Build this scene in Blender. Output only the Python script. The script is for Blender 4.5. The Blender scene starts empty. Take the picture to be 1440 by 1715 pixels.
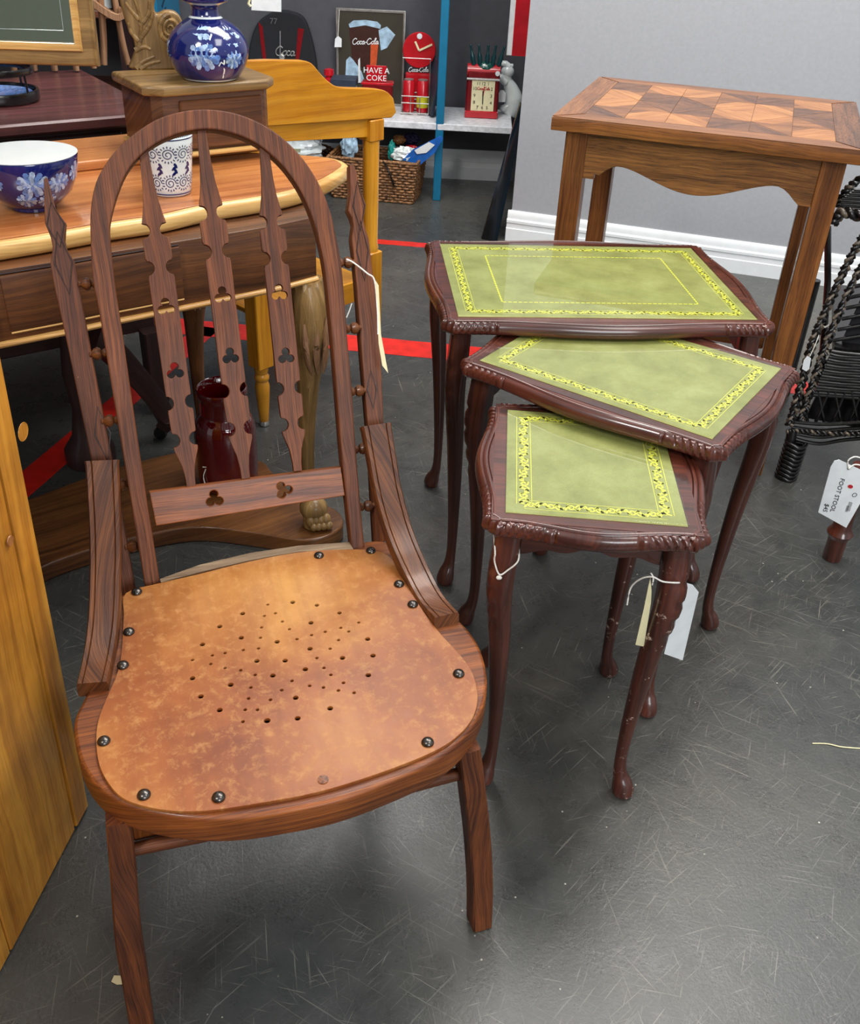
import bpy, math, random
import numpy as np
from mathutils import Vector, Matrix, noise
random.seed(7)
sc = bpy.context.scene
COL = sc.collection
PI = math.pi
# ------------------------------------------------------------------ camera
H = 1.05; F = 1572.35; PITCH = 0.5557; ROLL = 0.0493; CY = 785.66
fw = Vector((0, math.cos(PITCH), -math.sin(PITCH)))
_r = Vector((1, 0, 0)); _u = _r.cross(fw)
rt = _r * math.cos(ROLL) + _u * math.sin(ROLL)
up = -_r * math.sin(ROLL) + _u * math.cos(ROLL)
EYE = Vector((0, 0, H))
cd = bpy.data.cameras.new('camera'); cam = bpy.data.objects.new('camera', cd); COL.objects.link(cam)
cam.matrix_world = Matrix(((rt.x, up.x, -fw.x, 0), (rt.y, up.y, -fw.y, 0), (rt.z, up.z, -fw.z, H), (0, 0, 0, 1)))
cd.sensor_fit = 'HORIZONTAL'; cd.sensor_width = 36; cd.lens = F / 1440 * 36
cd.shift_y = -(857.5 - CY) / 1440; cd.clip_start = .02
sc.camera = cam
# ------------------------------------------------------------------ world, lights, exposure
sc.view_settings.view_transform = 'Standard'; sc.view_settings.look = 'None'
sc.view_settings.exposure = 0.0; sc.view_settings.gamma = 1; sc.view_settings.use_curve_mapping = False
w = bpy.data.worlds.new('world'); sc.world = w; w.use_nodes = True
w.node_tree.nodes['Background'].inputs[0].default_value = (.93, .96, 1.0, 1)
w.node_tree.nodes['Background'].inputs[1].default_value = 0.62
def area(name, loc, target, size, energy, col=(1, 1, 1), sy=None):
    l = bpy.data.lights.new(name, 'AREA'); l.energy = energy; l.color = col; l.size = size
    if sy: l.shape = 'RECTANGLE'; l.size_y = sy
    o = bpy.data.objects.new(name, l); COL.objects.link(o); o.location = loc
    o.rotation_euler = (Vector(target) - Vector(loc)).to_track_quat('-Z', 'Y').to_euler(); return o
area('ceiling_lamp', (-1.0, -.35, 2.4), (-.1, .9, 0), .35, 26, (1, .97, .92), .5)
area('ceiling_lamp', (.62, 1.95, 2.5), (.62, 1.95, 0), 1.8, 56, (1, .97, .92), .8)
area('ceiling_lamp', (1.1, .5, 2.5), (.9, .8, 0), .7, 20, (1, .98, .95), 1.2)
area('ceiling_lamp', (-.3, 2.9, 2.5), (-.2, 3.5, .2), .5, 26, (1, .98, .95), 1.4)
area('window_daylight', (1.6, -2.6, 1.9), (.3, 1.4, .2), 1.6, 75, (.95, .97, 1), 1.3)

# ------------------------------------------------------------------ pixel -> place (photo measured once; everything has its real distance)
def ray(x, y): return fw * F + rt * (x - 720) + up * (CY - y)
def at(x, y, z=0.0):
    d = ray(x, y); return EYE + d * ((z - H) / d.z)
def on(x, y, P0, n):
    d = ray(x, y); n = Vector(n); return EYE + d * (((Vector(P0) - EYE).dot(n)) / d.dot(n))
def px2m(P): return (Vector(P) - EYE).dot(fw) / F      # metres per pixel at P

# ------------------------------------------------------------------ materials
def srgb(c):
    return tuple(((v / 255) / 12.92 if v / 255 <= .04045 else ((v / 255 + .055) / 1.055) ** 2.4) for v in c) + (1,)
class NT:
    def __init__(s, name):
        s.m = bpy.data.materials.new(name); s.m.use_nodes = True; s.t = s.m.node_tree; s.n = s.t.nodes
        s.b = s.n['Principled BSDF']; s.out = s.n['Material Output']
    def N(s, ty, **kw):
        n = s.n.new(ty)
        for k, v in kw.items():
            if k.startswith('i_'): n.inputs[k[2:].replace('_', ' ')].default_value = v
            else: setattr(n, k, v)
        return n
    def L(s, a, b): s.t.links.new(a, b)
    def ramp(s, fac, stops, interp='LINEAR'):
        n = s.N('ShaderNodeValToRGB'); cr = n.color_ramp; cr.interpolation = interp
        cr.elements[0].position = stops[0][0]; cr.elements[0].color = stops[0][1]
        cr.elements[1].position = stops[-1][0]; cr.elements[1].color = stops[-1][1]
        for p, c in stops[1:-1]:
            e = cr.elements.new(p); e.color = c
        s.L(fac, n.inputs[0]); return n.outputs[0]
    def mix(s, fac, a, b, mode='MIX'):
        n = s.N('ShaderNodeMix', data_type='RGBA', blend_type=mode)
        for sock, v in ((n.inputs[0], fac), (n.inputs[6], a), (n.inputs[7], b)):
            if hasattr(v, 'links'): s.L(v, sock)
            else: sock.default_value = v
        return n.outputs[2]
    def noise(s, vec, scale, detail=4, rough=.55, dist=0):
        n = s.N('ShaderNodeTexNoise'); n.inputs['Scale'].default_value = scale; n.inputs['Detail'].default_value = detail
        n.inputs['Roughness'].default_value = rough; n.inputs['Distortion'].default_value = dist
        if vec: s.L(vec, n.inputs['Vector'])
        return n.outputs[0]
    def map(s, vec, scale=(1, 1, 1), loc=None, rot=None):
        n = s.N('ShaderNodeMapping'); n.inputs['Scale'].default_value = scale
        if rot: n.inputs['Rotation'].default_value = rot
        s.L(vec, n.inputs[0])
        if loc is not None: s.L(loc, n.inputs['Location'])
        return n.outputs[0]
    def bump(s, h, strength, dist=.001):
        n = s.N('ShaderNodeBump'); n.inputs['Strength'].default_value = strength; n.inputs['Distance'].default_value = dist
        s.L(h, n.inputs['Height']); s.L(n.outputs[0], s.b.inputs['Normal'])
def plain(name, rgb, rough=.5, metal=0, coat=0, var=.12, vs=60, emit=0, spec=.5):
    t = NT(name); c = srgb(rgb); tc = t.N('ShaderNodeTexCoord')
    nz = t.noise(tc.outputs['Object'], vs, 3)
    dk = tuple(v * (1 - var * 2) for v in c[:3]) + (1,); lt = tuple(min(1, v * (1 + var)) for v in c[:3]) + (1,)
    t.L(t.ramp(nz, [(.3, dk), (.7, lt)]), t.b.inputs['Base Color'])
    t.b.inputs['Roughness'].default_value = rough; t.b.inputs['Metallic'].default_value = metal
    t.b.inputs['Coat Weight'].default_value = coat; t.b.inputs['Coat Roughness'].default_value = .12
    t.b.inputs['Specular IOR Level'].default_value = spec
    return t.m
def wood(name, dark, mid, light, rough=.4, coat=.2, us=2.2, vs=55, blot=.35, pore=.5, wear=None, wearlv=.66, bump=.25, coatr=.15, spec=.4):
    t = NT(name); t.b.inputs['Specular IOR Level'].default_value = spec; d, m, l = srgb(dark), srgb(mid), srgb(light)
    uv = t.N('ShaderNodeUVMap').outputs[0]; tc = t.N('ShaderNodeTexCoord').outputs['Object']
    oi = t.N('ShaderNodeObjectInfo'); off = t.N('ShaderNodeVectorMath', operation='SCALE'); off.inputs[0].default_value = (7, 13, 5)
    t.L(oi.outputs['Random'], off.inputs['Scale'])
    wv = t.N('ShaderNodeVectorMath', operation='SCALE'); wn_ = t.N('ShaderNodeTexNoise'); wn_.inputs['Scale'].default_value = 5; wn_.inputs['Detail'].default_value = 2
    t.L(tc, wn_.inputs['Vector']); t.L(wn_.outputs['Color'], wv.inputs[0]); wv.inputs['Scale'].default_value = .022
    ad = t.N('ShaderNodeVectorMath', operation='ADD'); t.L(uv, ad.inputs[0]); t.L(wv.outputs[0], ad.inputs[1]); uw = ad.outputs[0]
    v1 = t.map(uw, (us * 1.6, vs * 3.2, 1), off.outputs[0]); v2 = t.map(uw, (us * 9, vs * 13, 1), off.outputs[0]); v3 = t.map(uw, (us * .7, vs * .6, 1), off.outputs[0])
    g1 = t.noise(v1, 1, 5, .62); g2 = t.noise(v2, 1, 3, .6); g3 = t.noise(v3, 1, 3, .5)
    base = t.ramp(g1, [(.33, d), (.49, m), (.68, l)])
    base = t.mix(.45, base, t.ramp(g3, [(.35, d), (.65, l)]))
    base = t.mix(pore, base, t.ramp(g2, [(.36, (.25, .22, .2, 1)), (.5, (1, 1, 1, 1))]), 'MULTIPLY')
    bl = t.noise(tc, 9, 4, .6)
    base = t.mix(blot, base, t.ramp(bl, [(.35, (.42, .38, .36, 1)), (.6, (1.15, 1.15, 1.15, 1))]), 'MULTIPLY')
    if wear:
        wn = t.noise(tc, 55, 6, .75)
        base = t.mix(t.ramp(wn, [(wearlv, (0, 0, 0, 1)), (wearlv + .05, (1, 1, 1, 1))]), base, srgb(wear))
    t.L(base, t.b.inputs['Base Color'])
    rr = t.ramp(g2, [(.3, (rough + .15,) * 3 + (1,)), (.7, (rough - .05,) * 3 + (1,))])
    t.L(rr, t.b.inputs['Roughness'])
    t.b.inputs['Coat Weight'].default_value = coat; t.b.inputs['Coat Roughness'].default_value = coatr
    t.bump(g2, bump, .0006)
    return t.m
M = {}
M['oak'] = wood('oak_brown', (50, 21, 9), (98, 48, 22), (134, 74, 34), .52, .04, 2.5, 120, .45, .8, (176, 128, 84), .70, .5)
M['oak_arm'] = wood('oak_arm_polished', (48, 22, 10), (92, 48, 22), (136, 82, 42), .36, .3, 2.5, 110, .4, .65, (190, 150, 112), .70, .5)
M['oak_rim'] = wood('oak_rim', (60, 25, 9), (122, 60, 21), (162, 92, 36), .44, .15, 2.5, 100, .5, .6, (190, 140, 90), .7, .4)
M['grey_oak'] = wood('weathered_oak', (92, 72, 54), (138, 114, 88), (172, 148, 118), .6, 0)
M['maho_worn'] = wood('mahogany_chipped', (38, 17, 12), (70, 31, 22), (98, 48, 34), .36, .5, 2, 45, .5, .3, (196, 172, 156), .60, .25, .14)
M['maho'] = wood('mahogany_gloss', (40, 16, 12), (76, 34, 24), (110, 54, 38), .3, .75, 2, 45, .45, .35, (150, 110, 92), .73, .15, .12)
M['maho_side'] = wood('mahogany_leg', (38, 17, 12), (68, 31, 22), (96, 48, 34), .33, .6, 2, 45, .5, .3, (170, 145, 130), .735, .15, .14)
M['darkm'] = wood('dark_sideboard', (48, 22, 22), (80, 40, 38), (112, 62, 60), .4, .3, 2, 30, .35, .3)
M['darkm2'] = wood('dark_sideboard_front', (26, 13, 12), (44, 22, 20), (60, 32, 28), .5, .2, 2, 30, .35, .3)
M['parq'] = wood('parquet_oak_frame', (70, 36, 14), (126, 72, 30), (164, 104, 50), .40, .25, 2.2, 60, .35, .6, None, .7, .3)
M['parq_apron'] = wood('parquet_apron_oak', (48, 26, 12), (126, 76, 34), (166, 112, 58), .45, .2, 3, 75, .3, .85)
M['p_light'] = wood('veneer_light', (138, 82, 40), (172, 112, 60), (196, 138, 80), .36, .3, 3, 50, .25, .3)
M['p_dark'] = wood('veneer_dark', (54, 30, 16), (104, 62, 34), (140, 90, 52), .36, .3, 6, 90, .25, .75)
M['p_mid'] = wood('veneer_mid', (88, 50, 24), (132, 80, 40), (164, 108, 58), .36, .3, 3, 60, .25, .5)
M['pine'] = wood('pine_panel', (150, 84, 18), (200, 132, 38), (222, 160, 62), .4, .35, 1.4, 26, .45, .25, (120, 66, 20), .74, .2)
M['walnut_face'] = wood('desk_face', (48, 24, 12), (88, 50, 25), (120, 74, 38), .45, .25, 2, 45, .4, .45)
M['desk_top'] = wood('desk_top', (138, 74, 34), (186, 112, 58), (208, 140, 80), .3, .5, 1.6, 30, .3, .2)
M['desk_edge'] = wood('desk_edge', (176, 124, 60), (212, 166, 94), (230, 192, 124), .32, .4, 2, 40, .2, .25)
M['carved'] = wood('carved_wood', (84, 60, 28), (132, 100, 54), (170, 136, 84), .4, .3, 2, 40, .5, .3)
M['plinth'] = wood('plinth_wood', (62, 34, 15), (104, 62, 28), (138, 90, 46), .4, .3, 2, 40, .45, .3)
M['ywood'] = wood('yellow_varnished', (166, 98, 10), (206, 138, 24), (224, 160, 44), .32, .5, 1.8, 30, .2, .12, (240, 200, 120), .78)
M['reddish'] = wood('reddish_brown', (70, 34, 22), (120, 66, 44), (150, 92, 64), .4, .3)
M['spindle'] = wood('spindle_wood', (120, 84, 56), (166, 124, 90), (190, 150, 116), .45, .2)
M['gold'] = plain('gold_tooling', (240, 226, 84), .45, .0, 0, .05, 300)
M['steel'] = plain('stud_steel', (92, 88, 84), .25, .9, 0, .3, 200)
M['white'] = plain('white_paper', (232, 236, 238), .6, 0, 0, .04, 40)
M['cream'] = plain('cream_paper', (232, 224, 180), .6, 0, 0, .04, 40)
M['string'] = plain('string', (236, 234, 226), .8, 0, 0, .1, 400)
M['ink'] = plain('ink', (30, 30, 34), .6)
M['redink'] = plain('red_ink', (190, 30, 40), .5)
M['tape'] = plain('red_tape', (226, 42, 30), .35, 0, .2, .12, 30)
M['wallg'] = plain('wall_grey_paint', (166, 168, 173), .65, 0, 0, .03, 90)
M['wallf'] = plain('wall_sage_paint', (150, 154, 138), .7, 0, 0, .03, 30)
M['walld'] = plain('wall_dark_paint', (74, 74, 80), .6, 0, 0, .05, 30)
M['trim'] = plain('white_trim', (236, 240, 242), .35, 0, .2, .02, 30)
M['blue'] = plain('teal_metal', (16, 116, 156), .35, .1, .3, .05, 20)
M['blued'] = plain('teal_metal_slots', (8, 50, 72), .5)
M['shelfw'] = plain('shelf_white', (226, 228, 232), .4)
M['black'] = plain('black_gloss', (14, 14, 16), .25, 0, .3)
M['blackm'] = plain('black_fabric', (20, 21, 27), .85)
M['wick'] = plain('black_wicker', (24, 22, 22), .3, 0, .4, .6, 120)
M['wickl'] = plain('worn_wicker', (104, 92, 78), .4, 0, .3, .9, 160)
M['basket'] = plain('basket_cane', (160, 112, 70), .55, 0, .1, .5, 120)
M['basketd'] = plain('basket_cane_dark', (104, 62, 38), .55, 0, .1, .5, 120)
M['cobalt'] = plain('cobalt_glaze', (14, 24, 96), .12, 0, .8, .15, 18)
M['porc'] = plain('white_porcelain', (226, 234, 236), .15, 0, .8, .03, 10)
M['petal'] = plain('petal_pale_blue', (170, 196, 232), .15, 0, .8, .25, 120)
M['petalb'] = plain('petal_mid_blue', (96, 134, 200), .15, 0, .8, .3, 160)
M['red'] = plain('red_enamel', (190, 20, 34), .25, 0, .5, .1, 20)
M['redd'] = plain('red_dark', (120, 12, 20), .3, 0, .4)
M['silver'] = plain('wire_silver', (190, 188, 184), .3, .8)
M['green'] = plain('bottle_green', (16, 78, 66), .2, 0, .6)
M['bottle'] = plain('bottle_dark', (22, 62, 66), .12, 0, .8)
M['porcg'] = plain('figurine_glaze', (226, 234, 232), .25, 0, .6, .05, 20)
M['posterbg'] = plain('poster_dark', (62, 58, 48), .35, 0, .3, .1, 8)
M['cola'] = plain('print_cola_brown', (60, 28, 20), .4)
M['colar'] = plain('print_orange', (206, 84, 40), .4)
M['ice'] = plain('print_ice_blue', (170, 200, 222), .4, 0, 0, .2, 40)
M['bluepack'] = plain('blue_packet', (30, 104, 196), .25, 0, .4, .15, 30)
M['tealt'] = plain('teal_toy', (30, 160, 150), .4)
M['purple'] = plain('dark_purple', (40, 34, 80), .5)
M['navy'] = plain('navy_board', (44, 54, 70), .5)
M['grey'] = plain('grey_cloth', (92, 88, 88), .6)
M['yellow'] = plain('yellow_label', (206, 200, 40), .5)
M['chip'] = plain('wall_chip', (216, 206, 170), .7)
def glassmat(name, tint, rough=0.0):
    t = NT(name); t.n.remove(t.b)
    tr = t.N('ShaderNodeBsdfTransparent'); tr.inputs[0].default_value = tint
    gl = t.N('ShaderNodeBsdfGlossy'); gl.inputs['Roughness'].default_value = rough
    fr = t.N('ShaderNodeFresnel'); fr.inputs[0].default_value = 1.5
    mx = t.N('ShaderNodeMixShader'); ge = t.N('ShaderNodeNewGeometry'); inv = t.N('ShaderNodeMath', operation='SUBTRACT'); inv.inputs[0].default_value = 1; t.L(ge.outputs['Backfacing'], inv.inputs[1])
    mu = t.N('ShaderNodeMath', operation='MULTIPLY'); t.L(fr.outputs[0], mu.inputs[0]); t.L(inv.outputs[0], mu.inputs[1])
    t.L(mu.outputs[0], mx.inputs[0]); t.L(tr.outputs[0], mx.inputs[1]); t.L(gl.outputs[0], mx.inputs[2])
    t.L(mx.outputs[0], t.out.inputs[0]); return t.m
M['glass'] = glassmat('table_glass', (.93, .97, .94, 1), .015)
M['bag'] = glassmat('clear_plastic', (.86, .9, .9, 1), .12)
def redglass():
    t = NT('ruby_glass'); t.b.inputs['Base Color'].default_value = srgb((96, 4, 10)); t.b.inputs['Roughness'].default_value = .05
    t.b.inputs['Transmission Weight'].default_value = .35; t.b.inputs['Coat Weight'].default_value = .8; return t.m
M['ruby'] = redglass()
def mirror():
    t = NT('mirror_silver'); t.b.inputs['Base Color'].default_value = (.72, .78, .72, 1); t.b.inputs['Metallic'].default_value = 1; t.b.inputs['Roughness'].default_value = .03; return t.m
M['mirror'] = mirror()
def leather():
    t = NT('green_leather'); tc = t.N('ShaderNodeTexCoord').outputs['Object']
    a = t.noise(tc, 14, 6, .65); b = t.noise(tc, 900, 3, .6)
    c = t.ramp(a, [(.3, srgb((132, 126, 66))), (.55, srgb((160, 153, 92))), (.75, srgb((176, 170, 112)))])
    c = t.mix(.35, c, t.ramp(b, [(.35, (.6, .6, .5, 1)), (.6, (1, 1, 1, 1))]), 'MULTIPLY')
    t.L(c, t.b.inputs['Base Color']); t.b.inputs['Roughness'].default_value = .55; t.bump(b, .2, .0004); return t.m
M['leather'] = leather()
def seatmat():
    t = NT('worn_seat_panel'); tc = t.N('ShaderNodeTexCoord').outputs['Object']; uv = t.N('ShaderNodeUVMap').outputs[0]
    a = t.noise(tc, 7, 5, .6, .4); g = t.noise(t.map(uv, (60, 3, 1)), 1, 4, .6); f = t.noise(tc, 85, 8, .75, .3)
    c = t.ramp(a, [(.30, srgb((116, 56, 24))), (.5, srgb((146, 82, 36))), (.68, srgb((170, 112, 54)))])
    grad = t.N('ShaderNodeTexGradient', gradient_type='SPHERICAL'); t.L(t.map(tc, (4.0, 4.0, 0.0)), grad.inputs[0])
    c = t.mix(t.ramp(grad.outputs[0], [(.1, (0, 0, 0, 1)), (.75, (.75, .75, .75, 1))]), c, t.ramp(a, [(.35, srgb((160, 98, 40))), (.65, srgb((192, 140, 74)))]))
    c = t.mix(.35, c, t.ramp(g, [(.35, (.62, .55, .5, 1)), (.6, (1, 1, 1, 1))]), 'MULTIPLY')
    c = t.mix(t.ramp(f, [(.50, (0, 0, 0, 1)), (.70, (.5, .5, .5, 1))]), c, srgb((196, 146, 86)))
    st = t.noise(tc, 16, 3, .5)
    c = t.mix(t.ramp(st, [(.22, (.6, .6, .6, 1)), (.28, (0, 0, 0, 1))]), c, srgb((92, 60, 36)))
    t.L(c, t.b.inputs['Base Color']); t.L(t.ramp(f, [(.3, (.3,) * 3 + (1,)), (.7, (.5,) * 3 + (1,))]), t.b.inputs['Roughness'])
    t.b.inputs['Coat Weight'].default_value = .1; t.b.inputs['Specular IOR Level'].default_value = .35; t.b.inputs['Coat Roughness'].default_value = .3; t.bump(f, .12, .0006); return t.m
M['seat'] = seatmat()
def floormat():
    t = NT('painted_concrete'); tc = t.N('ShaderNodeTexCoord').outputs['Object']
    a = t.noise(tc, 1.3, 5, .6); b = t.noise(tc, 18, 7, .7); c3 = t.noise(tc, 190, 5, .7)
    c = t.ramp(a, [(.35, srgb((56, 59, 60))), (.52, srgb((73, 73, 70))), (.68, srgb((92, 88, 80)))])
    c = t.mix(.5, c, t.ramp(b, [(.35, (.62, .63, .62, 1)), (.65, (1.1, 1.1, 1.08, 1))]), 'MULTIPLY')
    sm = None
    for i, (rot, lv) in enumerate(((.5, .675), (-.7, .68), (1.35, .685), (2.3, .675), (.15, .685), (-1.2, .685), (.9, .69), (2.8, .69))):
        n = t.noise(t.map(t.map(tc, (1, 1, 1), None, (0, 0, rot)), (5 + i, 330, 1)), 1, 3, .6)
        k = t.noise(tc, 2.5 + i, 3); mm = t.mix(1, t.ramp(n, [(lv - .045, (0, 0, 0, 1)), (lv, (1, 1, 1, 1))]), t.ramp(k, [(.42, (0, 0, 0, 1)), (.58, (1, 1, 1, 1))]), 'MULTIPLY')
        sm = mm if sm is None else t.mix(1, sm, mm, 'LIGHTEN')
    c = t.mix(t.mix(1, sm, (.42, .42, .42, 1), 'MULTIPLY'), c, srgb((156, 152, 140)))
    wl = t.noise(tc, .9, 2, .5); c = t.mix(.6, c, t.ramp(wl, [(.38, (.86, .95, 1.06, 1)), (.62, (1.1, 1.03, .93, 1))]), 'MULTIPLY')
    v = t.N('ShaderNodeTexVoronoi'); v.inputs['Scale'].default_value = 38; t.L(tc, v.inputs['Vector'])
    fl = t.ramp(v.outputs['Distance'], [(.035, (1, 1, 1, 1)), (.06, (0, 0, 0, 1))])
    fk = t.ramp(v.outputs['Color'], [(.5, (0, 0, 0, 1)), (.62, (1, 1, 1, 1))])
    c = t.mix(t.mix(1, fl, fk, 'MULTIPLY'), c, srgb((196, 192, 178)))
    t.L(c, t.b.inputs['Base Color'])
    t.L(t.ramp(b, [(.3, (.22,) * 3 + (1,)), (.7, (.38,) * 3 + (1,))]), t.b.inputs['Roughness'])
    hm = t.mix(.5, b, c3)
    t.bump(hm, .55, .0016); t.b.inputs['Specular IOR Level'].default_value = .6; return t.m
M['floor'] = floormat()

# ------------------------------------------------------------------ mesh helpers
def uvproj(me, axis):
    n = len(me.loops)
    if n == 0: return
    ax = np.array(Vector(axis).normalized())
    co = np.empty(len(me.vertices) * 3); me.vertices.foreach_get('co', co); co = co.reshape(-1, 3)
    vi = np.empty(n, dtype=np.int32); me.loops.foreach_get('vertex_index', vi)
    pn = np.empty(len(me.polygons) * 3); me.polygons.foreach_get('normal', pn); pn = pn.reshape(-1, 3)
    lt = np.empty(len(me.polygons), dtype=np.int32); me.polygons.foreach_get('loop_total', lt)
    ln = np.repeat(pn, lt, axis=0); P = co[vi]
    # snap normals to a small set so neighbouring faces stay continuous
    side = np.cross(ln, ax); L = np.linalg.norm(side, axis=1)
    alt = np.cross(np.array([.3, .5, .8]), ax); alt /= np.linalg.norm(alt)
    alt2 = np.cross(ax, alt)
    a1 = np.abs(ln @ alt); use1 = a1 < np.abs(ln @ alt2)
    sd = np.where(use1[:, None], alt[None, :], alt2[None, :])
    u = P @ ax; v = (P * sd).sum(1)
    uv = np.stack([u, v], 1).ravel()
    while me.uv_layers: me.uv_layers.remove(me.uv_layers[0])
    lay = me.uv_layers.new(name='UVMap'); lay.data.foreach_set('uv', uv)
def setup(me, mat, axis=(0, 0, 1), ang=35, uv=True):
    me.materials.clear(); me.materials.append(mat)
    if uv: uvproj(me, axis)
    me.shade_smooth()
    if ang < 180: me.set_sharp_from_angle(angle=math.radians(ang))
    return me
class MB:
    def __init__(s): s.v = []; s.f = []
    def add(s, v, f):
        o = len(s.v); s.v += [tuple(p) for p in v]; s.f += [tuple(i + o for i in q) for q in f]; return s
    def box(s, c, size, R=None, bev=0.0):
        hx, hy, hz = (d / 2 for d in size); c = Vector(c)
        if bev <= 0:
            P = [Vector((x * hx, y * hy, z * hz)) for z in (-1, 1) for y in (-1, 1) for x in (-1, 1)]
            Fc = [(0, 2, 3, 1), (4, 5, 7, 6), (0, 1, 5, 4), (2, 6, 7, 3), (0, 4, 6, 2), (1, 3, 7, 5)]
        else:
            b = min(bev, hx * .9, hy * .9, hz * .9); P = []; Fc = []
            # rounded box from stacked rings (chamfer)
            def ring(ix, iz):
                x, y = hx - ix, hy - ix
                return [(x, y - b, iz), (x - b, y, iz), (-x + b, y, iz), (-x, y - b, iz), (-x, -y + b, iz), (-x + b, -y, iz), (x - b, -y, iz), (x, -y + b, iz)]
            rs = [ring(b, -hz), ring(0, -hz + b), ring(0, hz - b), ring(b, hz)]
            rs[0] = [(px * (hx - b) / hx, py * (hy - b) / hy, -hz) for px, py, _ in ring(0, 0)]
            rs[3] = [(px * (hx - b) / hx, py * (hy - b) / hy, hz) for px, py, _ in ring(0, 0)]
            for r in rs: P += [Vector(q) for q in r]
            for k in range(3):
                for i in range(8):
                    j = (i + 1) % 8; Fc.append((k * 8 + i, k * 8 + j, k * 8 + 8 + j, k * 8 + 8 + i))
            Fc.append(tuple(range(7, -1, -1))); Fc.append(tuple(range(24, 32)))
        if R is not None: P = [R @ p for p in P]
        return s.add([p + c for p in P], Fc)
    def sweep(s, path, size, sec='round', n=12, upv=(0, 0, 1), closed=False, bev=.18):
        path = [Vector(p) for p in path]; N = len(path)
        if not isinstance(size, list): size = [size] * N
        size = [(q, q) if not isinstance(q, tuple) else q for q in size]
        if sec == 'round': S = [(math.cos(2 * PI * i / n), math.sin(2 * PI * i / n)) for i in range(n)]
        else:
            b = 1 - bev; S = [(1, -b), (1, b), (b, 1), (-b, 1), (-1, b), (-1, -b), (-b, -1), (b, -1)]; 
        n = len(S); V = []; upv = Vector(upv)
        for i, p in enumerate(path):
            if closed: t = path[(i + 1) % N] - path[i - 1]
            else: t = path[min(i + 1, N - 1)] - path[max(i - 1, 0)]
            t = t.normalized() if t.length > 0 else Vector((0, 0, 1))
            a = upv.cross(t)
            if a.length < 1e-4: a = Vector((1, 0, 0)).cross(t)
            if a.length < 1e-4: a = Vector((0, 1, 0)).cross(t)
            a.normalize(); bb = t.cross(a)
            rx, ry = size[i]
            for (x, y) in S: V.append(p + a * (x * rx) + bb * (y * ry))
        Fc = []
        for i in range(N if closed else N - 1):
            i2 = (i + 1) % N
            for k in range(n):
                k2 = (k + 1) % n; Fc.append((i * n + k, i * n + k2, i2 * n + k2, i2 * n + k))
        if not closed: Fc.append(tuple(range(n - 1, -1, -1))); Fc.append(tuple(range((N - 1) * n, N * n)))
        return s.add(V, Fc)
    def lathe(s, prof, n=32, c=(0, 0, 0), R=None, sx=1, sy=1):
        V = []; Fc = []; c = Vector(c)
        for r, z in prof:
            for i in range(n):
                a = 2 * PI * i / n; p = Vector((r * math.cos(a) * sx, r * math.sin(a) * sy, z)); V.append((R @ p if R is not None else p) + c)
        for k in range(len(prof) - 1):
            for i in range(n):
                j = (i + 1) % n; Fc.append((k * n + i, k * n + j, (k + 1) * n + j, (k + 1) * n + i))
        Fc.append(tuple(range(n - 1, -1, -1))); Fc.append(tuple(range((len(prof) - 1) * n, len(prof) * n)))
        return s.add(V, Fc)
    def ball(s, c, r, n=12, m=8, R=None):
        if not isinstance(r, tuple): r = (r, r, r)
        V = []; Fc = []; c = Vector(c)
        for j in range(m + 1):
            ph = PI * j / m - PI / 2
            for i in range(n):
                a = 2 * PI * i / n; p = Vector((r[0] * math.cos(ph) * math.cos(a), r[1] * math.cos(ph) * math.sin(a), r[2] * math.sin(ph)))
                V.append((R @ p if R is not None else p) + c)
        for j in range(m):
            for i in range(n):
                k = (i + 1) % n; Fc.append((j * n + i, j * n + k, (j + 1) * n + k, (j + 1) * n + i))
        return s.add(V, Fc)
    def mesh(s, name, mat, axis=(0, 0, 1), ang=35, fix=True):
        me = bpy.data.meshes.new(name); me.from_pydata(s.v, [], s.f)
        if fix:
            import bmesh
            bm = bmesh.new(); bm.from_mesh(me); bmesh.ops.remove_doubles(bm, verts=bm.verts, dist=1e-6)
            bmesh.ops.recalc_face_normals(bm, faces=bm.faces); bm.to_mesh(me); bm.free()
        return setup(me, mat, axis, ang)
def flatcaps(me):
    n = len(me.polygons); nm = np.empty(n * 3); me.polygons.foreach_get('normal', nm); nz = np.abs(nm.reshape(-1, 3)[:, 2])
    sm = np.ones(n, dtype=bool); me.polygons.foreach_get('use_smooth', sm); sm[nz > .995] = False; me.polygons.foreach_set('use_smooth', sm)
def plate(name, loops, th, mat, bevel=.0, axis=(0, 1, 0), res=8, ang=35, cyc=True, bres=1):
    """closed outlines in XY (holes allowed by even-odd), th = full thickness centred on z=0."""
    cu = bpy.data.curves.new(name, 'CURVE'); cu.dimensions = '2D'; cu.fill_mode = 'BOTH'; cu.extrude = max(th / 2 - bevel, 0)
    cu.bevel_depth = bevel; cu.bevel_resolution = bres; cu.offset = -bevel
    for lp in loops:
        sp = cu.splines.new('POLY'); sp.points.add(len(lp) - 1)
        sp.points.foreach_set('co', [v for p in lp for v in (p[0], p[1], 0, 1)]); sp.use_cyclic_u = cyc
    o = bpy.data.objects.new(name, cu); COL.objects.link(o)
    me = bpy.data.meshes.new_from_object(o.evaluated_get(bpy.context.evaluated_depsgraph_get()))
    bpy.data.objects.remove(o); bpy.data.curves.remove(cu); me.name = name
    setup(me, mat, axis, ang); flatcaps(me); return me
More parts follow.
